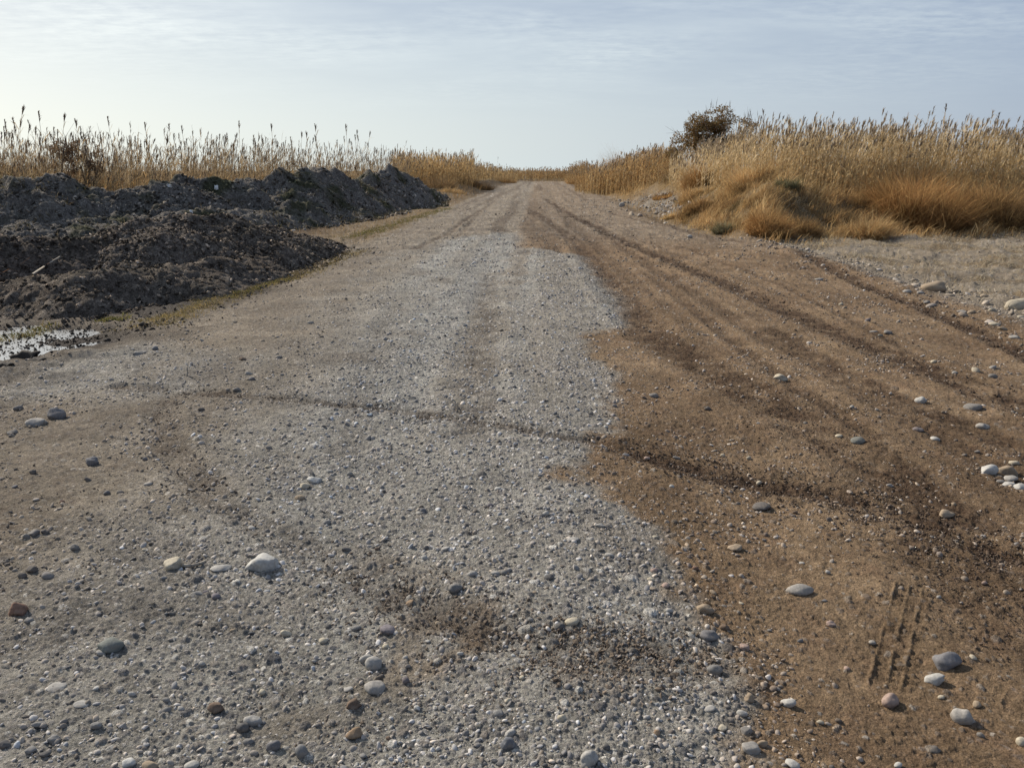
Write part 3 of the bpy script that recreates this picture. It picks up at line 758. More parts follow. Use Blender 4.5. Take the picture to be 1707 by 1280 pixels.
# ------------------------------------------------------------------ soil crumbs and heaps
def crumbs():
    rg = np.random.default_rng(31)
    Ps, Ss, Cs = [], [], []
    def along(pts, n, spread, smin, smax, cols):
        p = np.array(pts)
        seg = np.hypot(*np.diff(p, axis=0).T)
        t = rg.random(n) * seg.sum()
        cum = np.concatenate([[0], np.cumsum(seg)])
        i = np.clip(np.searchsorted(cum, t) - 1, 0, len(seg) - 1)
        f = ((t - cum[i]) / seg[i])[:, None]
        q = p[i] * (1 - f) + p[i + 1] * f + rg.normal(0, 1, (n, 2)) * spread
        Ps.append(q)
        Ss.append(.75 * smin * (smax / smin) ** (rg.random(n) ** 3.2))
        a = rg.random((n, 1))
        Cs.append(np.array(cols[0]) * a + np.array(cols[1]) * (1 - a))
    dk, md = ((.055, .038, .028), (.12, .085, .06)), ((.11, .084, .063), (.20, .158, .12))
    along(G((-60, 545), (100, 532), (200, 528), (330, 510), (480, 466), (600, 414)), 3200, .22, .006, .034, ((.05, .042, .036), (.15, .125, .105)))
    along(TRK[6][0], 5200, .12, .004, .016, dk)
    along(TRK[4][0], 2200, .06, .004, .014, ((.10, .075, .055), (.19, .15, .11)))
    along(TRK[7][0], 700, .09, .005, .018, md)
    along(TRK[8][0], 4000, .13, .0035, .0155, md)
    along(G((940, 1085), (1010, 1110), (1090, 1105), (1165, 1130)), 1300, .07, .004, .018, ((.10, .076, .054), (.19, .145, .105)))
    along(G((880, 1120), (960, 1150), (1100, 1140)), 700, .07, .004, .013, md)
    along(TRK[10][0], 3500, .2, .003, .012, dk)
    along(TRK[0][0][1:], 4500, .2, .007, .025, dk)
    along(TRK[2][0], 2000, .15, .008, .028, dk)
    along(G((0, 880), (110, 940), (180, 870), (60, 800)), 500, .35, .004, .014, md)
    along(G((480, 1255), (700, 1180), (860, 1240)), 700, .15, .003, .011, md)
    along(G((1180, 760), (1400, 700), (1707, 860)), 2600, .45, .004, .014, dk)
    along(TRK[3][0][2:], 2600, .28, .005, .016, ((.09, .06, .04), (.17, .115, .075)))
    along([(-6.6, 7.9), (-5.2, 7.9), (-4.2, 7.9)], 900, .30, .008, .045, ((.02, .016, .013), (.05, .04, .03)))
    along([(-5.0, 7.2), (-4.2, 7.7), (-3.6, 8.2)], 700, .22, .008, .035, ((.02, .016, .013), (.08, .06, .045)))
    P, s, c = np.concatenate(Ps), np.concatenate(Ss), np.concatenate(Cs)
    ok = P[:, 1] > 1.2
    P, s, c = P[ok], s[ok], c[ok]
    z = np.maximum(height(P[:, 0], P[:, 1]), np.where(P[:, 0] < -3.2, PUD_Z - .002, -9)) + s * .25
    var = [rock(1, 300 + i, 1.0, .8) for i in range(12)]
    v, f, cc = scatter_mesh(np.column_stack([P, z]), s, c, var, 32, .6)
    tag(mesh_ob('soil_crumbs', v, f, M_STONE, attrs={'col': cc}, smooth=False), 'dark crumbs of soil dropped along the tyre lines', kind='stuff')

crumbs()

def shards(x, y, size, seed, dens=.8):
    """tilted angular lumps, one per cell at most"""
    u, v = x / size, y / size
    iu, iv = np.floor(u).astype(np.int64), np.floor(v).astype(np.int64)
    best = np.zeros_like(x)
    for du in (-1, 0, 1):
        for dv in (-1, 0, 1):
            a, b = iu + du, iv + dv
            q, k = u - a - .2 - .6 * hsh(a, b, seed), v - b - .2 - .6 * hsh(a, b, seed + 1)
            r = .25 + .4 * hsh(a, b, seed + 2)
            th = hsh(a, b, seed + 5) * 6.283
            q2, k2 = q * np.cos(th) + k * np.sin(th), k * np.cos(th) - q * np.sin(th)
            e = np.maximum(np.abs(q2) + .35 * np.abs(k2), np.abs(k2) * 1.25) / r
            h = np.where(hsh(a, b, seed + 3) < dens, np.clip((1 - e) * 4, 0, 1) * np.maximum(.35 * r + .6 * q2 + .35 * k2 * (hsh(a, b, seed + 7) - .5), 0), 0)
            best = np.maximum(best, h)
    return best * size

HEAPS = []

def heap(label, ridge, slope, step, mat, seed, lump=.28, clod=.06, nclod=0, bump=1.0, ccol=((.05, .045, .042), (.12, .108, .098))):
    rg = np.random.default_rng(seed)
    rp = np.array(ridge, float)
    wmax = max(r[2] for r in ridge) * slope + .6
    x0, y0 = rp[:, 0].min() - wmax, rp[:, 1].min() - wmax
    x1, y1 = rp[:, 0].max() + wmax, rp[:, 1].max() + wmax
    nx, ny = int((x1 - x0) / step) + 1, int((y1 - y0) / step) + 1
    X, Y = np.meshgrid(np.linspace(x0, x1, nx), np.linspace(y0, y1, ny))
    def surf(X, Y):
        wx = X + .28 * fbm(X / .8, Y / .8, 3, seed)
        wy = Y + .28 * fbm(X / .8, Y / .8, 3, seed + 1)
        d, H = pdist(wx, wy, [tuple(r[:2]) for r in ridge], [r[2] for r in ridge])
        t = d / (H * slope + 1e-6)
        z = H * (1 - np.minimum(t, 3) ** 1.25)
        z = z + lump * H * (.8 * fbm(X / 1.0, Y / 1.0, 4, seed + 2, .5) + .3 * np.tanh(3 * vn(X / .6, Y / .6, seed + 3))) * np.clip(1.35 - t, 0, 1)
        return z, t
    Z, T = surf(X, Y)
    inside = np.clip((1.1 - T) * 4, 0, 1)
    c1, c2, c3 = shards(X, Y, clod * 4.5, seed + 4), shards(X, Y, clod * 2.2, seed + 9), shards(X, Y, clod * 8, seed + 21, .6)
    Z = Z + inside * (bump * (.45 * c1 + .35 * c3) + .7 * c2 + .8 * clod * fbm(X / (clod * 1.6), Y / (clod * 1.6), 4, seed + 14, .7))
    jx, jy = step * .9 * fbm(X / (2 * step), Y / (2 * step), 2, seed + 5), step * .9 * fbm(X / (2 * step), Y / (2 * step), 2, seed + 6)
    hg = height(X.ravel(), Y.ravel()).reshape(X.shape)
    V = np.stack([X + jx, Y + jy, hg + np.maximum(Z, -.25)], 2).reshape(-1, 3)
    i = np.arange(ny - 1)[:, None] * nx + np.arange(nx - 1)[None]
    Fq = np.stack([i, i + 1, i + nx + 1, i + nx], 2).reshape(-1, 4)
    zz = Z.ravel()
    Fq = Fq[(zz[Fq] > -.10).any(1)]
    ids, inv = np.unique(Fq, return_inverse=True)
    V, Fq = V[ids], inv.reshape(-1, 4)
    faces, cm = [Fq], np.ones((len(V), 3))
    if nclod:                           # broken lumps that make up the heap's surface
        xs, ys = rg.uniform(x0, x1, nclod * 4), rg.uniform(y0, y1, nclod * 4)
        zs, ts = surf(xs, ys)
        ok = (ts < 1.25)
        xs, ys, zs = xs[ok][:nclod], ys[ok][:nclod], np.maximum(zs[ok][:nclod], 0)
        s = clod * .22 * 5.0 ** (rg.random(len(xs)) ** 2.2)
        var = [rock(1, 500 + q, 1.0, rg.uniform(.25, .7)) for q in range(14)]
        v, f, cv = scatter_mesh(np.column_stack([xs, ys, zs + height(xs, ys) + s * .25]), s, (.45 + 3.2 * rg.random((len(xs), 1)) ** 3) * np.array([[1.04, 1.0, .95]]), var, seed + 7, .55)
        faces.append(f + len(V))
        cm = np.concatenate([cm, cv])
        V = np.concatenate([V, v])
    me = mesh_ob('soil_heap', V, faces, mat, attrs={'col': cm}, smooth=True)
    tag(me, label, 'soil heap', 'dug soil heaps left of the road')
    HEAPS.append((surf, x0, x1, y0, y1, seed))
    return surf

front = heap('long dark heap of freshly dug soil nearest the road on the left', [(-6.3, 12.3, .84), (-5.5, 13.1, 1.08), (-4.9, 14.0, .92), (-4.35, 15.2, .56), (-3.7, 16.9, .12)], 1.65, .030, M_HEAP, 60, .13, .042, 26000, .35)
front2 = heap('brownish end of the front heap, tangled with rusty roots at the left edge', [(-10.8, 9.8, .66), (-8.8, 10.9, .78), (-7.6, 11.4, .74), (-6.6, 11.8, .60)], 1.7, .032, M_HEAPB, 61, .20, .045, 14000, .5)
heap('low spill of black clods between the front heap and the puddle', [(-7.0, 9.6, .28), (-5.6, 10.0, .42), (-4.6, 11.2, .40), (-4.25, 12.4, .30)], 2.2, .035, M_HEAP, 62, .22, .042, 7000, .5)
HB = 'dug soil heaps left of the road'
heap('squarish grey heap at the far left with a flat top under the reeds', [(-13.4, 21.0, 1.65), (-12.2, 21.5, 1.71), (-11.6, 22.2, 1.14)], 1.25, .05, M_HEAPG, 63, .2, .085, 5000, .7)
heap('low mossy heap between the squarish heap and the ragged heap behind', [(-11.0, 22.0, 1.14), (-9.9, 22.8, 1.28), (-9.2, 23.6, 1.08)], 1.4, .05, M_HEAPG, 64, .2, .085, 5000, .7)
heap('ragged grey heap with white scraps caught near its top', [(-10.0, 24.2, 1.46), (-9.2, 24.6, 1.50), (-8.5, 25.2, 1.31)], 1.3, .05, M_HEAPG, 65, .2, .085, 5000, .7)
heap('tallest rear heap with a dark rounded knob standing up', [(-8.5, 26.6, 1.48), (-7.9, 27.0, 1.85), (-7.3, 27.8, 1.54)], 1.2, .05, M_HEAPG, 66, .22, .085, 5000, .7)
heap('broad dark heap right of the rounded knob, weeds on its slope', [(-7.5, 28.6, 1.60), (-6.9, 30.0, 1.57), (-6.3, 32.0, 1.31)], 1.35, .05, M_HEAPG, 67, .2, .085, 6000, .7)
heap('farthest dark heap with a sharp crest tapering down to the road', [(-6.3, 34.5, 1.42), (-5.7, 37.0, 1.77), (-5.0, 40.0, 1.25), (-4.4, 44, 0.57), (-4.0, 48.5, 0.11)], 1.2, .07, M_HEAPG, 68, .22, .10, 5000, .7)
heap('low mossy soil apron below the rear heaps near the road', [(-14, 18.6, .45), (-11, 20.0, .50), (-8.6, 22.0, .55), (-7.1, 24.5, .55), (-6.1, 27.5, .5), (-5.6, 31, .35)], 2.4, .06, M_HEAPG, 69, .25, .085, 7000, .5)
heap('small rounded mossy heap in front of the rounded knob', [(-7.2, 24.6, .6), (-6.7, 25.0, .66)], 1.6, .05, M_HEAPG, 70, .2, .10, 300)
heap('grey grassy mound at the far left edge behind the front heap', [(-17.5, 18.8, 1.0), (-14.6, 18.9, .85), (-13.4, 19.1, .3)], 1.6, .06, M_HEAPG, 71, .2, .12, 500)

def clod(px, py, wd, flat, label):
    x, y = ground(px, py)
    half = wd / 2 / F * math.hypot(x, y)
    v, f = rock(3, int(px * 7 + py), 1.0, flat)
    vv = v * half
    vv[:, 2] += half * .25 * fbm(v[:, 0] * 3, v[:, 1] * 3, 2, 3)
    o = mesh_ob('mud_clod', vv, f, M_CLOD)
    o.location = (x, y, float(height(x, y)) + half * flat * .45)
    tag(o, label, 'clod')

clod(40, 582, 46, .42, 'big black mud clod standing in the shining puddle')
clod(82, 556, 22, .35, 'black mud clod at the back rim of the puddle')
clod(60, 596, 28, .25, 'flat black clod just below the big clod in the puddle')
clod(4, 604, 30, .3, 'black clod cut by the left edge beside the puddle')
clod(178, 558, 11, .6, 'small dark clod right of the puddle on damp earth')
clod(240, 547, 13, .8, 'upright dark brown clod at the foot of the front heap')
clod(118, 567, 13, .4, 'small black clod on the puddle mud')
clod(28, 571, 10, .4, 'tiny black clod left of the big puddle clod')


# ------------------------------------------------------------------ grass, reeds, bushes
def blades(P, az, t0, t1, L, Wd, col, face=None):
    """ribbons with a bend: t0, t1 = angle from the vertical at the foot and at the tip; returns V (n*5), F (n*3)"""
    n = len(P)
    dx, dy = np.sin(az), np.cos(az)
    fa = az + np.pi / 2 if face is None else face
    wx, wy = np.sin(fa) * Wd / 2, np.cos(fa) * Wd / 2
    m = P + np.stack([np.sin(t0) * dx, np.sin(t0) * dy, np.cos(t0)], 1) * (L / 2)[:, None]
    e = m + np.stack([np.sin(t1) * dx, np.sin(t1) * dy, np.cos(t1)], 1) * (L / 2)[:, None]
    ww = np.stack([wx, wy, np.zeros(n)], 1)
    V = np.stack([P - ww * .8, P + ww * .8, m - ww, m + ww, e], 1).reshape(-1, 3)
    F0 = np.array([[0, 1, 3], [0, 3, 2], [2, 3, 4]])
    Fc = (F0[None] + (np.arange(n) * 5)[:, None, None]).reshape(-1, 3)
    return V, Fc, np.repeat(col, 5, 0)

def join(parts):
    V, Fc, Cc, b = [], [], [], 0
    for v, f, c in parts:
        V.append(v)
        Fc.append(f + b)
        Cc.append(c)
        b += len(v)
    return np.concatenate(V), np.concatenate(Fc), np.concatenate(Cc)

def mixc(rg, n, *cols):
    w_ = rg.dirichlet(np.full(len(cols), .5), n)
    return w_ @ np.array(cols) * rg.uniform(.8, 1.2, (n, 1))

STRAW, GOLD, RUST, GREYG, DKST, GREEN = (.60, .46, .25), (.50, .33, .14), (.31, .175, .078), (.24, .20, .14), (.14, .095, .052), (.12, .15, .05)

def reed_parts(rg, P, H, leaf_n, leafc, plume_p, plumec, stalkc, wind=1.57, thin=1.0):
    n = len(P)
    out = []
    lean_az, lean = rg.normal(wind, .9, n), np.abs(rg.normal(.06, .07, n)) + np.where(rg.random(n) < .06, rg.uniform(.2, .6, n), 0)
    out.append(blades(P, lean_az, lean * .6, lean * 2.2, H, np.full(n, .012 * thin), mixc(rg, n, *stalkc), rg.uniform(0, 6.28, n)))
    def at(i, f):
        lz = np.where(f < .5, f * 2, 1)
        d0, d1 = lean[i] * .6, lean[i] * 2.2
        off = H[i] / 2 * (np.sin(d0) * np.minimum(f * 2, 1) + np.sin(d1) * np.maximum(f * 2 - 1, 0))
        zz = H[i] / 2 * (np.cos(d0) * np.minimum(f * 2, 1) + np.cos(d1) * np.maximum(f * 2 - 1, 0))
        return P[i] + np.stack([np.sin(lean_az[i]) * off, np.cos(lean_az[i]) * off, zz], 1)
    i = np.repeat(np.arange(n), leaf_n)
    f = rg.uniform(.12, .92, len(i))
    k = len(i)
    out.append(blades(at(i, f), np.where(rg.random(k) < .6, rg.normal(wind, 1.0, k), rg.uniform(0, 6.28, k)), rg.uniform(.25, .9, k), rg.uniform(.7, 2.2, k),
                      rg.uniform(.22, .5, k) * np.minimum(1, H[i] / 2.2), rg.uniform(.014, .028, k) * thin, mixc(rg, k, *leafc), rg.uniform(0, 6.28, k)))
    i = np.repeat(np.nonzero(rg.random(n) < plume_p)[0], 14)
    k = len(i)
    if k:
        f = rg.uniform(.90, 1.0, k)
        out.append(blades(at(i, f), rg.normal(wind, .8, k), rg.uniform(.05, .5, k), rg.uniform(.3, 1.3, k), rg.uniform(.08, .19, k), rg.uniform(.012, .024, k) * thin, mixc(rg, k, *plumec), rg.uniform(0, 6.28, k)))
    return join(out)

def reed_bed(name, label, spec, seed):
    rg = np.random.default_rng(seed)
    parts = []
    for (bx0, bx1, y0, y1, n, h0, h1, leaf_n, leafc, plume_p, plumec, thin) in spec:
        # a bed is given by its bearings (pixel columns at that distance) and its depth range, as functions of the bearing
        b = rg.uniform(bx0, bx1, n)
        yy = np.interp(b, *y0) + rg.random(n) ** 1.3 * (np.interp(b, *y1) - np.interp(b, *y0))
        xx = (b - 853.5) / F * yy
        clump = fbm(xx / 1.7, yy / 1.7, 3, seed + 3)
        keep = rg.random(n) < np.clip(.75 + .9 * clump, .15, 1)
        xx, yy, b, clump = xx[keep], yy[keep], b[keep], clump[keep]
        P = np.column_stack([xx, yy, height(xx, yy)])
        hh = np.interp(b, *h0) + rg.beta(1.3, 1.7, len(xx)) * (np.interp(b, *h1) - np.interp(b, *h0))
        hh = hh * (1 + .24 * clump + .08 * fbm(xx / .8, yy / .8, 2, seed + 4))
        parts.append(reed_parts(rg, P, hh, leaf_n, leafc, plume_p, plumec, (STRAW, GOLD, GREYG), thin=thin))
    v, f, c = join(parts)
    return tag(mesh_ob(name, v, f, M_PLANT, attrs={'col': c}, smooth=False), label, kind='stuff')

PL_D, PL_L = ((.16, .125, .095), (.22, .17, .12), (.12, .09, .07)), ((.42, .34, .24), (.30, .23, .16), (.20, .16, .12))
LF_L, LF_R = (GREYG, (.30, .19, .10), (.36, .27, .16), DKST, (.48, .40, .28)), ((.62, .50, .31), STRAW, GOLD, (.74, .63, .44))  # left leaves darker and greyer: their backlit look is put into the colour
xs_ = [-400, 0, 300, 500, 690]
reed_bed('reeds_behind_heaps', 'mass of dry brown reeds behind the soil heaps', [
    (-400, 690, (xs_, [26, 26.5, 29, 34, 47]), (xs_, [40, 40, 42, 46, 56]), 7000, (xs_, [1.2, 1.2, 1.2, 1.3, 1.4]), (xs_, [3.6, 3.35, 3.1, 3.25, 3.0]), 12, LF_L, .55, PL_D, 1.0),
    (-400, 690, (xs_, [24, 24.5, 27, 31, 44]), (xs_, [32, 33, 36, 41, 52]), 3800, (xs_, [.7, .7, .7, .7, .8]), (xs_, [2.0, 1.9, 1.8, 1.9, 1.9]), 10, (RUST, RUST, GREYG, DKST, GOLD), .05, PL_D, 1.1)], 81)
reed_bed('reeds_beside_far_road', 'far reed belt closing both sides and the end of the road', [
    (660, 790, ([660, 790], [52, 64]), ([660, 790], [66, 84]), 2600, ([660, 830], [1.3, 1.3]), ([660, 730, 790], [2.55, 2.75, 2.9]), 8, (GOLD, STRAW, RUST), .35, PL_L, 2.0),
    (770, 862, ([770, 862], [72, 118]), ([770, 862], [100, 150]), 1800, ([770, 862], [1.0, .8]), ([770, 830, 862], [2.5, 2.0, 1.8]), 7, (GOLD, STRAW, RUST, DKST), .3, PL_L, 2.8),
    (955, 1125, ([955, 1125], [60, 38]), ([955, 1125], [76, 48]), 2600, ([955, 1125], [.25, .25]), ([955, 1125], [1.3, 1.1]), 8, (RUST, (.25, .15, .075), GOLD, DKST), .0, PL_L, 1.8),
    (850, 975, ([850, 975], [130, 128]), ([850, 975], [150, 150]), 1700, ([850, 975], [.6, .8]), ([850, 975], [2.0, 2.2]), 7, (GOLD, RUST, RUST, DKST), .3, PL_L, 3.6),
    (938, 985, ([938, 985], [125, 72]), ([938, 985], [140, 90]), 1000, ([938, 985], [.8, 1]), ([938, 985], [1.6, 1.9]), 8, (RUST, GOLD, DKST), .3, PL_L, 2.6),
    (972, 1115, ([972, 1115], [56, 44]), ([972, 1115], [74, 56]), 2600, ([972, 1115], [1.1, 1.0]), ([972, 1000, 1090, 1115], [2.2, 2.35, 1.9, 1.7]), 8, (GOLD, STRAW, RUST, RUST), .4, PL_L, 1.8)], 82)
xr_ = [1105, 1180, 1250, 1310, 1707, 2200]
reed_bed('reeds_on_bank', 'dense straw coloured reeds crowning the right bank', [
    (1105, 2200, (xr_, [36, 29, 26, 25, 24.5, 26]), (xr_, [46, 40, 37, 36, 36, 38]), 6500, (xr_, [.9, 1.1, 1.2, 1.1, 1.1, 1.1]), (xr_, [1.7, 2.0, 2.25, 2.05, 2.05, 2.1]), 11, LF_R, .8, PL_L, 1.0),
    (1180, 2200, (xr_, [30, 26, 24, 23, 22.8, 24]), (xr_, [36, 30, 27, 26.5, 26, 28]), 3000, (xr_, [.5, .5, .5, .5, .5, .5]), (xr_, [1.0, 1.0, 1.1, 1.05, 1.1, 1.1]), 7, (GOLD, RUST, STRAW), .0, PL_L, 1.0)], 83)

def grass():
    rg = np.random.default_rng(91)
    parts = []
    # the bank face and its foot
    n = 230000
    b = rg.uniform(940, 2100, n)
    yy = 16 + 14 * rg.random(n) ** 1.2
    yy = np.where(b < 1130, rg.uniform(20, 60, n), yy)
    xx = (b - 853.5) / F * yy
    k = masks(xx, yy)
    keep = rg.random(n) < k['grass'] * sst(-1.2, .8, k['d'] + .6 * k['n3'])
    keep &= ~((b < 1115) & (rg.random(n) < .3))
    xx, yy, k = xx[keep], yy[keep], {q: v[keep] for q, v in k.items()}
    n = len(xx)
    tuft = np.clip(.6 + 1.5 * fbm(xx / .55, yy / .55, 3, 95, .65), .10, 1.9)
    ct = sst(-.4, .5, fbm(xx / 1.6, yy / 1.6, 3, 96))[:, None]
    col = mixc(rg, n, GOLD, STRAW, RUST) * (1 - ct) + mixc(rg, n, RUST, GOLD, DKST) * ct
    grn = (fbm(xx / 1.2, yy / 1.2, 2, 97) > .5) & (rg.random(n) < .6)
    col[grn] = col[grn] * .45 + np.array([.09, .085, .04]) * .55
    parts.append(blades(np.column_stack([xx, yy, height(xx, yy) - .02]), rg.normal(1.9, 1.1, n), rg.uniform(.1, .7, n), rg.uniform(.6, 1.9, n), rg.uniform(.14, .55, n) * tuft, rg.uniform(.006, .016, n), col * np.clip(1 + .8 * fbm(xx / .3, yy / .3, 2, 98), .4, 1.6)[:, None], rg.uniform(0, 6.28, n)))
    # flattened straw on the verge
    n = 60000
    xx, yy = rg.uniform(5, 17, n), rg.uniform(8, 23, n)
    k = masks(xx, yy)
    keep = rg.random(n) < np.clip(k['grass'] * 1.0 + .12, 0, 1) * (k['u'] > 4.8)
    xx, yy = xx[keep], yy[keep]
    n = len(xx)
    parts.append(blades(np.column_stack([xx, yy, height(xx, yy)]), rg.uniform(0, 6.28, n), rg.uniform(.6, 1.45, n), rg.uniform(1.1, 1.8, n), rg.uniform(.06, .26, n), rg.uniform(.004, .010, n), mixc(rg, n, (.42, .35, .24), (.36, .27, .15), (.5, .44, .33)), rg.uniform(0, 6.28, n)))
    # left: behind and between the heaps, and the far left verge
    n = 60000
    b = rg.uniform(-300, 850, n)
    yy = 16 + 60 * rg.random(n) ** 1.3
    xx = (b - 853.5) / F * yy
    k = masks(xx, yy)
    dens = np.where(k['u'] < -7, .8, np.where(k['u'] < -5.2, .5, 0)) * np.where(yy > 45, 1, np.where(yy > 25 + np.clip((b) / 40, 0, 14), .9, .25)) * (yy > 21)
    keep = rg.random(n) < dens
    xx, yy = xx[keep], yy[keep]
    n = len(xx)
    parts.append(blades(np.column_stack([xx, yy, height(xx, yy)]), rg.normal(1.6, 1.3, n), rg.uniform(.1, .7, n), rg.uniform(.6, 1.8, n), rg.uniform(.25, .7, n) * np.where((xx + 8.5 + .033 * yy > 0) & (yy < 46), .22, 1), rg.uniform(.010, .024, n), mixc(rg, n, RUST, GREYG, GOLD, DKST), rg.uniform(0, 6.28, n)))
    for surf, hx0, hx1, hy0, hy1, sd_ in HEAPS[3:]:
        n = int(260 * (hx1 - hx0) * (hy1 - hy0) ** .8)
        xx, yy = rg.uniform(hx0, hx1, n), rg.uniform(hy0, hy1, n)
        zz, tt = surf(xx, yy)
        keep = (tt < 1.2) & (fbm(xx / .8, yy / .8, 3, sd_) + .25 * (tt - .5) > .12)
        xx, yy, zz = xx[keep], yy[keep], np.maximum(zz[keep], 0)
        n = len(xx)
        parts.append(blades(np.column_stack([xx, yy, zz + height(xx, yy)]), rg.uniform(0, 6.28, n), rg.uniform(.3, 1.2, n), rg.uniform(.6, 2.0, n), rg.uniform(.06, .28, n), rg.uniform(.008, .018, n), mixc(rg, n, (.12, .11, .06), (.09, .095, .045), GREYG, DKST), rg.uniform(0, 6.28, n)))
    # yellowed blades along the foot of the front heap
    n = 5000
    t = rg.random(n)
    p = np.array(G((245, 545), (330, 510), (430, 474), (510, 455), (600, 418)))
    q = np.stack([np.interp(t, np.linspace(0, 1, len(p)), p[:, j]) for j in (0, 1)], 1) + rg.normal(0, .16, (n, 2))
    parts.append(blades(np.column_stack([q, height(*q.T)]), rg.uniform(0, 6.28, n), rg.uniform(.5, 1.3, n), rg.uniform(.9, 1.7, n), rg.uniform(.03, .11, n), rg.uniform(.004, .009, n), mixc(rg, n, (.34, .24, .09), (.20, .17, .06), GREYG), rg.uniform(0, 6.28, n)))
    v, f, c = join(parts)
    tag(mesh_ob('dry_grass', v, f, M_PLANT, attrs={'col': c}, smooth=False), 'dry golden grass covering the bank and the verges', kind='stuff')
    # still green
    parts = []
    for pts, n, sp, hgt in ((G((585, 392), (640, 378), (700, 362), (745, 348)), 3000, .35, .09), (G((380, 492), (420, 482), (450, 470), (480, 466)), 900, .12, .06), (G((20, 548), (60, 545)), 900, .10, .12), (G((175, 528), (200, 526)), 350, .08, .07), ):
        t = rg.random(n)
        p = np.array(pts)
        q = np.stack([np.interp(t, np.linspace(0, 1, len(p)), p[:, j]) for j in (0, 1)], 1) + rg.normal(0, sp, (n, 2)) * np.array([.6, 1.4])
        parts.append(blades(np.column_stack([q, height(*q.T)]), rg.uniform(0, 6.28, n), rg.uniform(.2, 1.0, n), rg.uniform(.5, 1.6, n), rg.uniform(.4, 1.2, n) * hgt, rg.uniform(.006, .014, n), mixc(rg, n, (.085, .10, .032), (.14, .135, .045), (.26, .19, .085)), rg.uniform(0, 6.28, n)))
    v, f, c = join(parts)
    tag(mesh_ob('green_grass', v, f, M_PLANT, attrs={'col': c}, smooth=False), 'short green grass at the foot of the soil heaps', kind='stuff')

grass()

def bush(px, py, wpx, hpx, label, cols, n, depth=.8, lmin=.35):
    """a rounded tussock of dry stems: foliage springing from a low base"""
    rg = np.random.default_rng(int(px * 3 + py))
    x, y = ground(px, py)
    z = float(height(x, y))
    for _ in range(6):                    # slide along the sight line until it stands on the slope
        x, y = ground(px, py, z)
        z = .5 * z + .5 * float(height(x, y))
    hw, hh = wpx / 2 / F * y, hpx / F * y
    root = empty('dry_bush', (x, y + hw * depth * .5, z))
    th, rr = rg.uniform(0, 6.28, n), np.sqrt(rg.random(n))
    bx, by = rr * np.cos(th) * hw * .62, rr * np.sin(th) * hw * .62 * depth
    gz = height(bx + root.location.x, by + root.location.y) - z
    lump = 1 + 1.1 * fbm(bx / .5 + px, by / .5, 3, 4, .6)
    shade = (1 + .75 * fbm(bx / .3 + px, by / .3, 3, 9))[:, None] * np.where(rg.random((n, 1)) < .12, 1.5, 1)
    prof = np.sqrt(np.maximum(1 - (rr * .75) ** 2, .1))
    L = hh * prof * rg.uniform(.2, 1.2, n) * np.clip(lump, .3, 1.5) * np.where(rg.random(n) < .03, 1.3, 1)
    az = np.pi / 2 - np.arctan2(by, bx) + rg.normal(0, 1.3, n)
    v, f, c = blades(np.column_stack([bx, by, gz - .02]), az, rg.uniform(.0, .75, n) + .35 * rr, rg.uniform(.2, 1.7, n) + .5 * rr, L, rg.uniform(.005, .013, n), mixc(rg, n, *cols) * shade, rg.uniform(0, 6.28, n))
    o = mesh_ob('foliage', v, f, M_PLANT, root, {'col': c}, False)
    m = max(60, n // 60)
    i = rg.integers(0, n, m)
    v, f, c = blades(np.column_stack([bx, by, gz - .03])[i], az[i] + rg.normal(0, .5, m), rg.uniform(.0, .6, m), rg.uniform(.1, .9, m), L[i] * rg.uniform(.8, 1.2, m), np.full(m, .012), mixc(rg, m, DKST, RUST, (.07, .05, .035)), rg.uniform(0, 6.28, m))
    mesh_ob('twigs', v, f, M_PLANT, root, {'col': c}, False)
    tag(root, label, 'bush', 'dry bushes on the banks')

BG, BR, BO = (GOLD, STRAW, RUST), (RUST, GOLD, DKST), (RUST, (.33, .18, .07), GOLD)
bush(1560, 386, 240, 80, 'largest golden brown tussock bulging over the verge below the reeds', BO, 16000)
bush(1690, 386, 190, 62, 'dark brown tussock at the right edge with shade beneath it', (RUST, DKST, GOLD), 11000)
bush(1450, 378, 100, 48, 'golden tussock leaning on the left flank of the largest one', BG, 6000)
bush(1290, 398, 110, 42, 'low rusty tussock standing forward at the bank foot', BO, 6500)
bush(1345, 396, 80, 36, 'small brown tussock with dark foot beside the forward rusty one', BR, 4500)
bush(1160, 366, 75, 26, 'reddish brown tussock at the bank corner near the road', BR, 4500)
bush(1114, 366, 30, 24, 'pale straw tuft at the bank corner close to the road', (STRAW, STRAW, GOLD), 1400)
bush(1212, 372, 50, 22, 'dull green brown tuft in the hollow between two tussocks', ((.12, .12, .06), (.16, .14, .07), GREYG), 2200)
bush(1400, 340, 130, 40, 'golden mound of grass halfway up the bank', BG, 6500)
bush(1250, 330, 120, 40, 'straw mound high on the bank under the tree', BG, 5500)
bush(1180, 322, 110, 38, 'rust coloured mound under the reddish tree', BO, 5000)
bush(1130, 318, 40, 36, 'narrow olive bush on the bank shoulder above the eroded face', ((.12, .115, .06), GREYG, RUST), 2000)
bush(1320, 316, 60, 30, 'olive green bush at the foot of the tall reeds', ((.11, .12, .05), (.15, .14, .07), GREYG), 2600)
bush(1480, 330, 100, 42, 'straw mound behind the largest tussock', BG, 5000)
bush(1020, 312, 110, 26, 'brown scrub on the crest of the eroded far bank', BO, 4500)
bush(965, 305, 60, 20, 'dark reddish scrub where the far bank meets the road end', BR, 2600)
bush(1085, 302, 120, 42, 'wide rust scrub on the far bank left of the tree', BO, 6500)
bush(1045, 300, 100, 40, 'rust brown scrub hiding the reeds above the rubble face', (RUST, (.25, .14, .07), GOLD), 5500)
bush(995, 302, 80, 36, 'orange brown scrub at the near end of the far right reeds', BO, 4500)
bush(1150, 344, 60, 24, 'straw tuft on the bank slope beside the rubble face', BG, 2600)
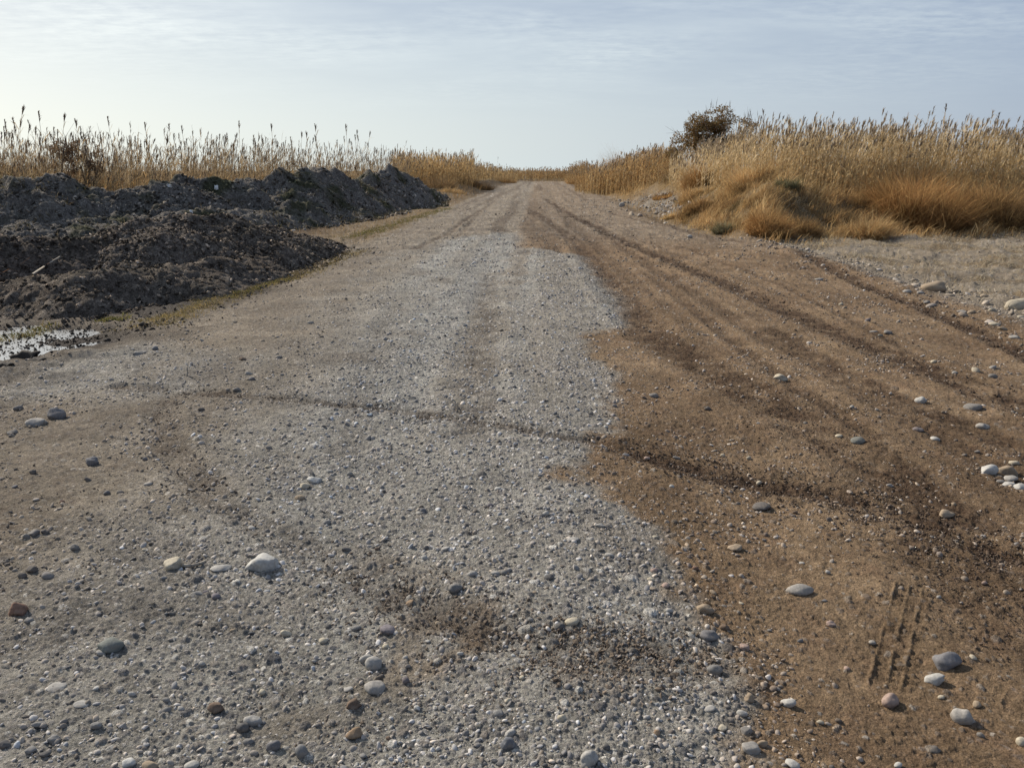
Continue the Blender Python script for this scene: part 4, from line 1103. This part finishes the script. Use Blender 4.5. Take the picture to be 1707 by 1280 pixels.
bush(1105, 336, 46, 20, 'thin rusty tuft at the right rim of the rubble face', BO, 2000)
bush(720, 316, 130, 22, 'brown scrub in front of the golden far left reeds', (RUST, GOLD, GREYG), 4500)
bush(790, 312, 100, 18, 'dark low scrub on the far left verge beyond the heaps', (DKST, RUST, (.05, .05, .03)), 3500)
bush(845, 306, 50, 14, 'small brown scrub at the far left end of the road', BR, 1800)
bush(755, 322, 70, 9, 'low straw tuft at the tapering end of the farthest heap', BG, 1800)
bush(30, 322, 130, 66, 'brown hazy bush at the far left edge above the grassy mound', (RUST, GREYG, DKST), 6500)
bush(640, 353, 60, 7, 'flat rusty tuft at the road side foot of the rear heaps', (RUST, GREYG, DKST), 2600)
bush(215, 300, 90, 26, 'rusty tuft showing between the squarish heap and the next one', BO, 2600)
bush(320, 290, 80, 24, 'orange brown tuft showing above the ragged heap', BO, 2400)


def limb(bm, a, b, ra, rb, seg=6):
    a, b = Vector(a), Vector(b)
    d = (b - a).normalized()
    q = d.to_track_quat('Z', 'Y')
    ring = []
    for p, r in ((a, ra), (b, rb)):
        ring.append([bm.verts.new(p + q @ Vector((math.cos(t * 2 * math.pi / seg) * r, math.sin(t * 2 * math.pi / seg) * r, 0))) for t in range(seg)])
    for i in range(seg):
        bm.faces.new((ring[0][i], ring[0][(i + 1) % seg], ring[1][(i + 1) % seg], ring[1][i]))
    bm.faces.new(ring[1])

def bm_ob(name, bm, mat, parent=None):
    bmesh.ops.recalc_face_normals(bm, faces=bm.faces)
    me = bpy.data.meshes.new(name)
    bm.to_mesh(me)
    bm.free()
    for p in me.polygons:
        p.use_smooth = True
    me.materials.append(mat)
    o = bpy.data.objects.new(name, me)
    C.objects.link(o)
    o.parent = parent
    return o

def tree(name, label, cat, px, y, top_py, w_px, base_z, cols, nleaf, leaf, seed, lobes, stems=5):
    rg = np.random.default_rng(seed)
    x = (px - 853.5) / F * y
    ztop = EYE + (285 - top_py) / F * y
    H, hw = ztop - base_z, w_px / 2 / F * y
    root = empty(name, (x, y, base_z))
    bm = bmesh.new()
    tips = []
    for s_ in range(stems):
        a = rg.uniform(0, 6.28)
        p, r = Vector((.12 * math.cos(a), .12 * math.sin(a), -.1)), .055 * H / 3
        dr = Vector((math.cos(a) * .45 * hw / H * 2, math.sin(a) * .45 * hw / H * 2, 1)).normalized()
        for j in range(5):
            q = p + dr * (H * .19)
            limb(bm, p, q, r, r * .72)
            for _ in range(3 if j > 0 else 0):
                e = q + Vector(rg.normal(0, 1, 3) * np.array([.5, .5, .35]) + np.array([dr.x, dr.y, .45])).normalized() * H * rg.uniform(.10, .24)
                limb(bm, q, e, r * .45, r * .12, 4)
                tips.append(e)
            p, r = q, r * .72
            dr = (dr + Vector(rg.normal(0, .16, 3))).normalized()
    bm_ob('trunk', bm, M_BARK, root)
    cs = np.array([[l[0] * hw, l[3] * hw, l[1] * H] for l in lobes])
    rs = np.array([l[2] * hw for l in lobes])
    k = rg.choice(len(cs), nleaf, p=rs ** 2 / (rs ** 2).sum())
    d = rg.normal(size=(nleaf, 3))
    d /= np.linalg.norm(d, axis=1)[:, None]
    P = cs[k] + d * (rs[k] * rg.random(nleaf) ** .45)[:, None] * np.array([1, 1, .85])
    cl = fbm(P[:, 0] / .35 + P[:, 1], P[:, 2] / .35, 3, seed)
    P = P[cl > (-.12 if name == 'autumn_tree' else .02)]
    n = len(P)
    parts = [blades(P, rg.uniform(0, 6.28, n), rg.uniform(.2, 2.2, n), rg.uniform(.6, 2.6, n), rg.uniform(.7, 1.4, n) * leaf, rg.uniform(.4, .7, n) * leaf, mixc(rg, n, *cols), rg.uniform(0, 6.28, n))]
    m = 130
    i = rg.integers(0, len(cs), m)
    Q = cs[i] + np.column_stack([rg.normal(0, .45, m) * rs[i], rg.normal(0, .45, m) * rs[i], rg.uniform(.2, .8, m) * rs[i]])
    parts.append(blades(Q, rg.uniform(0, 6.28, m), rg.uniform(0, .4, m), rg.uniform(0, .6, m), rg.uniform(.25, .6, m), np.full(m, .022), mixc(rg, m, (.10, .07, .05), (.16, .12, .09)), rg.uniform(0, 6.28, m)))
    v, f, c = join(parts)
    mesh_ob('crown', v, f, M_LEAF, root, {'col': c}, False)
    tag(root, label, cat)

tree('autumn_tree', 'reddish brown autumn tree rising above the reeds on the right bank', 'tree', 1172, 43, 190, 138, 1.1, ((.27, .15, .075), (.33, .21, .10), (.18, .13, .06), (.22, .19, .08)), 26000, .115, 5,
     [(-.25, .74, .42, 0), (.18, .82, .42, .1), (-.62, .52, .38, -.1), (.02, .55, .5, .2), (.80, .76, .24, 0), (.62, .5, .36, -.2), (-.85, .34, .26, .1), (.3, .35, .5, 0)])
tree('leafy_shrub', 'dense rusty leaved shrub among the reeds behind the squarish heap', 'shrub', 150, 29, 216, 100, 0.0, ((.30, .19, .11), (.38, .27, .17), (.18, .12, .07)), 8000, .085, 6,
     [(-.3, .68, .5, 0), (.3, .72, .5, .2), (0, .5, .7, 0), (.55, .52, .4, 0), (-.6, .46, .4, .1)])
tree('leafy_shrub', 'rusty leaved shrub at the left edge among tall reeds', 'shrub', 20, 30, 232, 110, 0.0, ((.28, .18, .10), (.36, .25, .15), (.18, .12, .07)), 6000, .085, 8,
     [(-.3, .68, .5, 0), (.3, .62, .5, .2), (0, .5, .7, 0), (.55, .42, .4, 0), (-.6, .46, .4, .1)])


# single reeds whose plumes stand clear of the beds
def reed_proto(i, plumec):
    rg = np.random.default_rng(700 + i)
    H = 1.0
    bend = rg.uniform(-.06, .20)
    def at(f):
        return np.stack([bend * f ** 2, .3 * bend * np.sin(f * 3), f * H], -1)
    fs = np.linspace(0, 1, 9)
    c = at(fs)
    rad = .0028 * (1 - .55 * fs)
    V = np.concatenate([np.stack([c[:, 0] + rad * math.cos(a), c[:, 1] + rad * math.sin(a), c[:, 2]], 1) for a in (0, 1.57, 3.14, 4.71)])
    Fq = np.array([[a * 9 + j, ((a + 1) % 4) * 9 + j, ((a + 1) % 4) * 9 + j + 1, a * 9 + j + 1] for a in range(4) for j in range(8)])
    cs = mixc(rg, 1, STRAW, GOLD, GREYG)
    stalk = mesh_ob('stalk', V, Fq, M_PLANT, None, {'col': np.repeat(cs, len(V), 0)}, True, False)
    n = 9
    f = np.linspace(.3, .88, n)
    v, fc, cc = blades(at(f), np.where(np.arange(n) % 2 == 0, 1.4, 4.2) + rg.normal(0, .5, n), rg.uniform(.25, .7, n), rg.uniform(.6, 1.7, n), rg.uniform(.09, .17, n), rg.uniform(.005, .008, n), mixc(rg, n, STRAW, GOLD, GREYG), rg.uniform(0, 6.28, n))
    leaves = mesh_ob('leaves', v, fc, M_PLANT, None, {'col': cc}, False, False)
    n = 36
    f = rg.random(n)
    prof = np.sin(np.pi * np.clip(f * .92 + .08, 0, 1)) ** .7
    v, fc, cc = blades(at(.925 + .085 * f), rg.normal(1.57, .6 + .4 * (i % 3), n), .1 + .5 * prof * rg.random(n), .5 + 1.1 * prof * rg.random(n), .016 + .045 * rg.random(n) * prof, rg.uniform(.005, .009, n), mixc(rg, n, *plumec), rg.uniform(0, 6.28, n))
    plume = mesh_ob('plume', v, fc, M_PLANT, None, {'col': cc}, False, False)
    return stalk, leaves, plume

PRO_D = [reed_proto(i, PL_D) for i in range(7)]
PRO_L = [reed_proto(20 + i, PL_L) for i in range(7)]

def single_reeds():
    rg = np.random.default_rng(55)
    named = [
     (22, 188, 27, 'tall dark plumed reed nearest the left edge of the sky, one of two highest'), (39, 186, 27, 'tall dark plumed reed beside its equal at the left edge'),
     (98, 197, 27, 'reed with a slim dark plume left of the rusty shrub'), (129, 201, 27.5, 'reed with a fat dark plume over the rusty shrub'), (172, 209, 28, 'reed with a broad bushy plume at the right of the rusty shrub'),
     (219, 206, 28, 'lone dark plumed reed in the gap right of the rusty shrub'), (276, 214, 29, 'dark leaning plume rising over the low mossy heap'), (303, 215, 29, 'slim plume just right of the dark leaning plume'), (345, 218, 30, 'thin plumed reed above the white scraps'),
     (420, 211, 33, 'highest thin plume in the middle of the left reed bed'), (479, 216, 34, 'pale thin plume above the rounded knob heap'), (550, 216, 37, 'thin reed overtopping the bed right of the rounded knob'), (596, 216, 39, 'last tall plume before the left reed bed drops'),
     (1533, 186, 24.5, 'highest dark plume above the right bank reeds, leaning left'), (1516, 193, 24.5, 'thick tan plume beside the highest one on the right bank'), (1614, 199, 24.5, 'short dark plume standing clear near the right edge'), (1617, 210, 24.2, 'broad tan plume just under the short dark plume'),
     (1352, 197, 26, 'slim plume alone against the sky right of the tree'), (1268, 192, 28, 'dark plume bent over just right of the tree'), (1242, 203, 28, 'long dark plume touching the right side of the tree'), (1278, 201, 28, 'plump dark plume next to the bent one'), (1296, 204, 27, 'dark plume leaning right between tree and slim plume'),
     (1386, 208, 26, 'tiny upright plume on a straight stem in the right bed'), (1428, 205, 25.5, 'plume leaning left over the middle of the right bed'), (1438, 201, 25.5, 'upright needle like plume in the middle of the right bed'), (1585, 216, 24.5, 'curled pale plume between the two tall pairs'), (1652, 206, 24.5, 'bare thin reed tip near the right edge'), (831, 264, 92, 'isolated reed shape standing in for the distant pole left of the road end')]
    L = [(a, b, c, d) for a, b, c, d in named]  # the far spike by the road end is a reed added for the pole
    for _ in range(132):
        px = rg.uniform(-5, 660)
        L.append((px, np.interp(px, [0, 60, 200, 330, 480, 600, 660], [208, 205, 222, 230, 228, 226, 246]) + rg.gamma(1.4, 13) + 6 * math.sin(px / 17), float(np.interp(px, xs_, [27, 27.5, 30, 35, 47])) + rg.uniform(-.8, 2.5), None))
    for _ in range(136):
        px = rg.uniform(1240, 1712)
        L.append((px, np.interp(px, [1240, 1320, 1450, 1560, 1707], [212, 214, 220, 222, 214]) + rg.gamma(1.5, 7) + 4 * math.sin(px / 13), float(np.interp(px, xr_, [36, 30, 26.5, 25.3, 24.5, 26])) + rg.uniform(-.6, 2.0), None))
    gl = {0: ('tall reed with a dark plume against the pale sky behind the soil heaps', 'plumed reeds behind the soil heaps'), 1: ('tall straw coloured reed with a tan plume on the right bank', 'plumed reeds on the right bank')}
    for px, py, y, lab in L:
        right = px > 900
        x = (px - 853.5) / F * y
        z = float(height(x, y))
        top = EYE + (285 - py) / F * y
        root = empty('plumed_reed', (x, y, z))
        h = max(top - z, 1.0)
        pr = (PRO_L if right and not (lab and 'dark' in lab) else PRO_D)[rg.integers(0, 7)]
        root.scale = (max(h, 2.3), max(h, 2.3), h)
        root.rotation_euler = (rg.normal(0, .08), rg.normal(.03, .09), rg.normal(0, .7) + (math.pi if lab and 'leaning left' in lab else 0))
        if lab:
            tag(root, lab, 'reed')
        else:
            tag(root, gl[right][0], 'reed', gl[right][1])
        for p in pr:
            c = p.copy()
            C.objects.link(c)
            c.parent = root

single_reeds()


# ------------------------------------------------------------------ odds and ends
def scrap(px, py, y, z, wpx, hpx, label, seed, mat=M_SCRAP):
    rg = np.random.default_rng(seed)
    x = (px - 853.5) / F * y
    n = 7
    u, v = np.meshgrid(np.linspace(-.5, .5, n), np.linspace(-.5, .5, n))
    wdt, hgt = wpx / F * y, hpx / F * y
    q = np.stack([u * wdt, .3 * wdt * vn(u * 3 + seed, v * 3, seed), v * hgt + .15 * hgt * vn(u * 4, v * 4 + 3, seed + 1)], 2).reshape(-1, 3)
    i = np.arange(n - 1)[:, None] * n + np.arange(n - 1)[None]
    o = mesh_ob('plastic_scrap', q, np.stack([i, i + 1, i + n + 1, i + n], 2).reshape(-1, 4), mat)
    sm = o.modifiers.new('thickness', 'SOLIDIFY')
    sm.thickness = .004
    o.location = (x, y, z + hgt * .4)
    tag(o, label, 'litter')

def sight(px, py, y):
    """height seen at pixel px, py at distance y"""
    c, s = math.cos(R(PITCH)), math.sin(R(PITCH))
    b = -(py - 640) / F
    return EYE + y * (-s + b * c) / (c + b * s)

x_, y_ = ground(604, 701)
scrap(604, 701, y_, float(height(x_, y_)), 9, 6, 'mint white plastic scrap on the middle of the grey gravel', 5)
def heap_hit(px, py):
    """where the sight line through a pixel meets the soil heaps"""
    for y in np.arange(8, 50, .06):
        x, z = (px - 853.5) / F * y, sight(px, py, y)
        xa, ya = np.array([x]), np.array([y])
        top = max(float(q[0](xa, ya)[0][0]) for q in HEAPS) + float(height(x, y))
        if z <= top + .02:
            return x, float(y), z
    return x, float(y), z

def stick(pts, r, label, name='stick'):
    bm = bmesh.new()
    for i in range(len(pts) - 1):
        limb(bm, pts[i], pts[i + 1], r * (1 - .5 * i / len(pts)), r * (1 - .5 * (i + 1) / len(pts)), 6)
    tag(bm_ob(name, bm, M_WOOD), label, 'stick')

def on_ground(px, py, up=.01):
    x, y = ground(px, py)
    return (x, y, float(height(x, y)) + up)

stick([on_ground(308, 962, .006), on_ground(322, 964, .012), on_ground(335, 961, .012), on_ground(345, 955, .01)], .008, 'bleached curved stick lying between the cream stone and the whitish boulder')
a_ = on_ground(312, 633, .0)
stick([a_, (a_[0] + .01, a_[1], a_[2] + .04), (a_[0] + .015, a_[1] - .01, a_[2] + .08)], .007, 'short pale twig poking up from the tan dirt')
for px_, py_, w_, h_, lab_, sd_ in ((300, 312, 8, 5, 'white plastic scrap caught high on the ragged heap', 3), (376, 316, 6, 7, 'white torn plastic scrap on the right flank of the ragged heap', 4), (331, 356, 5, 6, 'tiny white scrap near the crest of the front dark heap', 6)):
    hx_, hy_, hz2 = heap_hit(px_, py_)
    scrap(px_, py_, hy_ - .05, hz2, w_, h_, lab_, sd_)
def on_heap(px, py, y):
    x, y, z = heap_hit(px, py)
    return (x, y - .03, z + .03)
stick([on_heap(58, 461, 9.3), on_heap(80, 447, 9.6), on_heap(108, 431, 10.0)], .014, 'long pale stick lying up the front heap at the left')

def roots():
    rg = np.random.default_rng(44)
    n = 900
    t = rg.random(n)
    px = rg.uniform(0, 130, n)
    x, y = rg.normal(-7.6, .9, n), rg.normal(10.0, .35, n)
    z, tt = front2(x, y)
    ok = tt < 1
    x, y, z = x[ok], y[ok], z[ok]
    n = len(x)
    v, f, c = blades(np.column_stack([x, y, z + height(x, y) + .03]), rg.normal(1.2, .8, n), rg.uniform(.9, 1.5, n), rg.uniform(1.3, 1.9, n), rg.uniform(.15, .45, n), rg.uniform(.006, .013, n), mixc(rg, n, (.26, .13, .07), (.32, .18, .10), (.18, .11, .07)), rg.uniform(0, 6.28, n))
    tag(mesh_ob('dry_roots', v, f, M_PLANT, attrs={'col': c}, smooth=False), 'tangle of rusty roots lying on the brownish heap', kind='stuff')

roots()
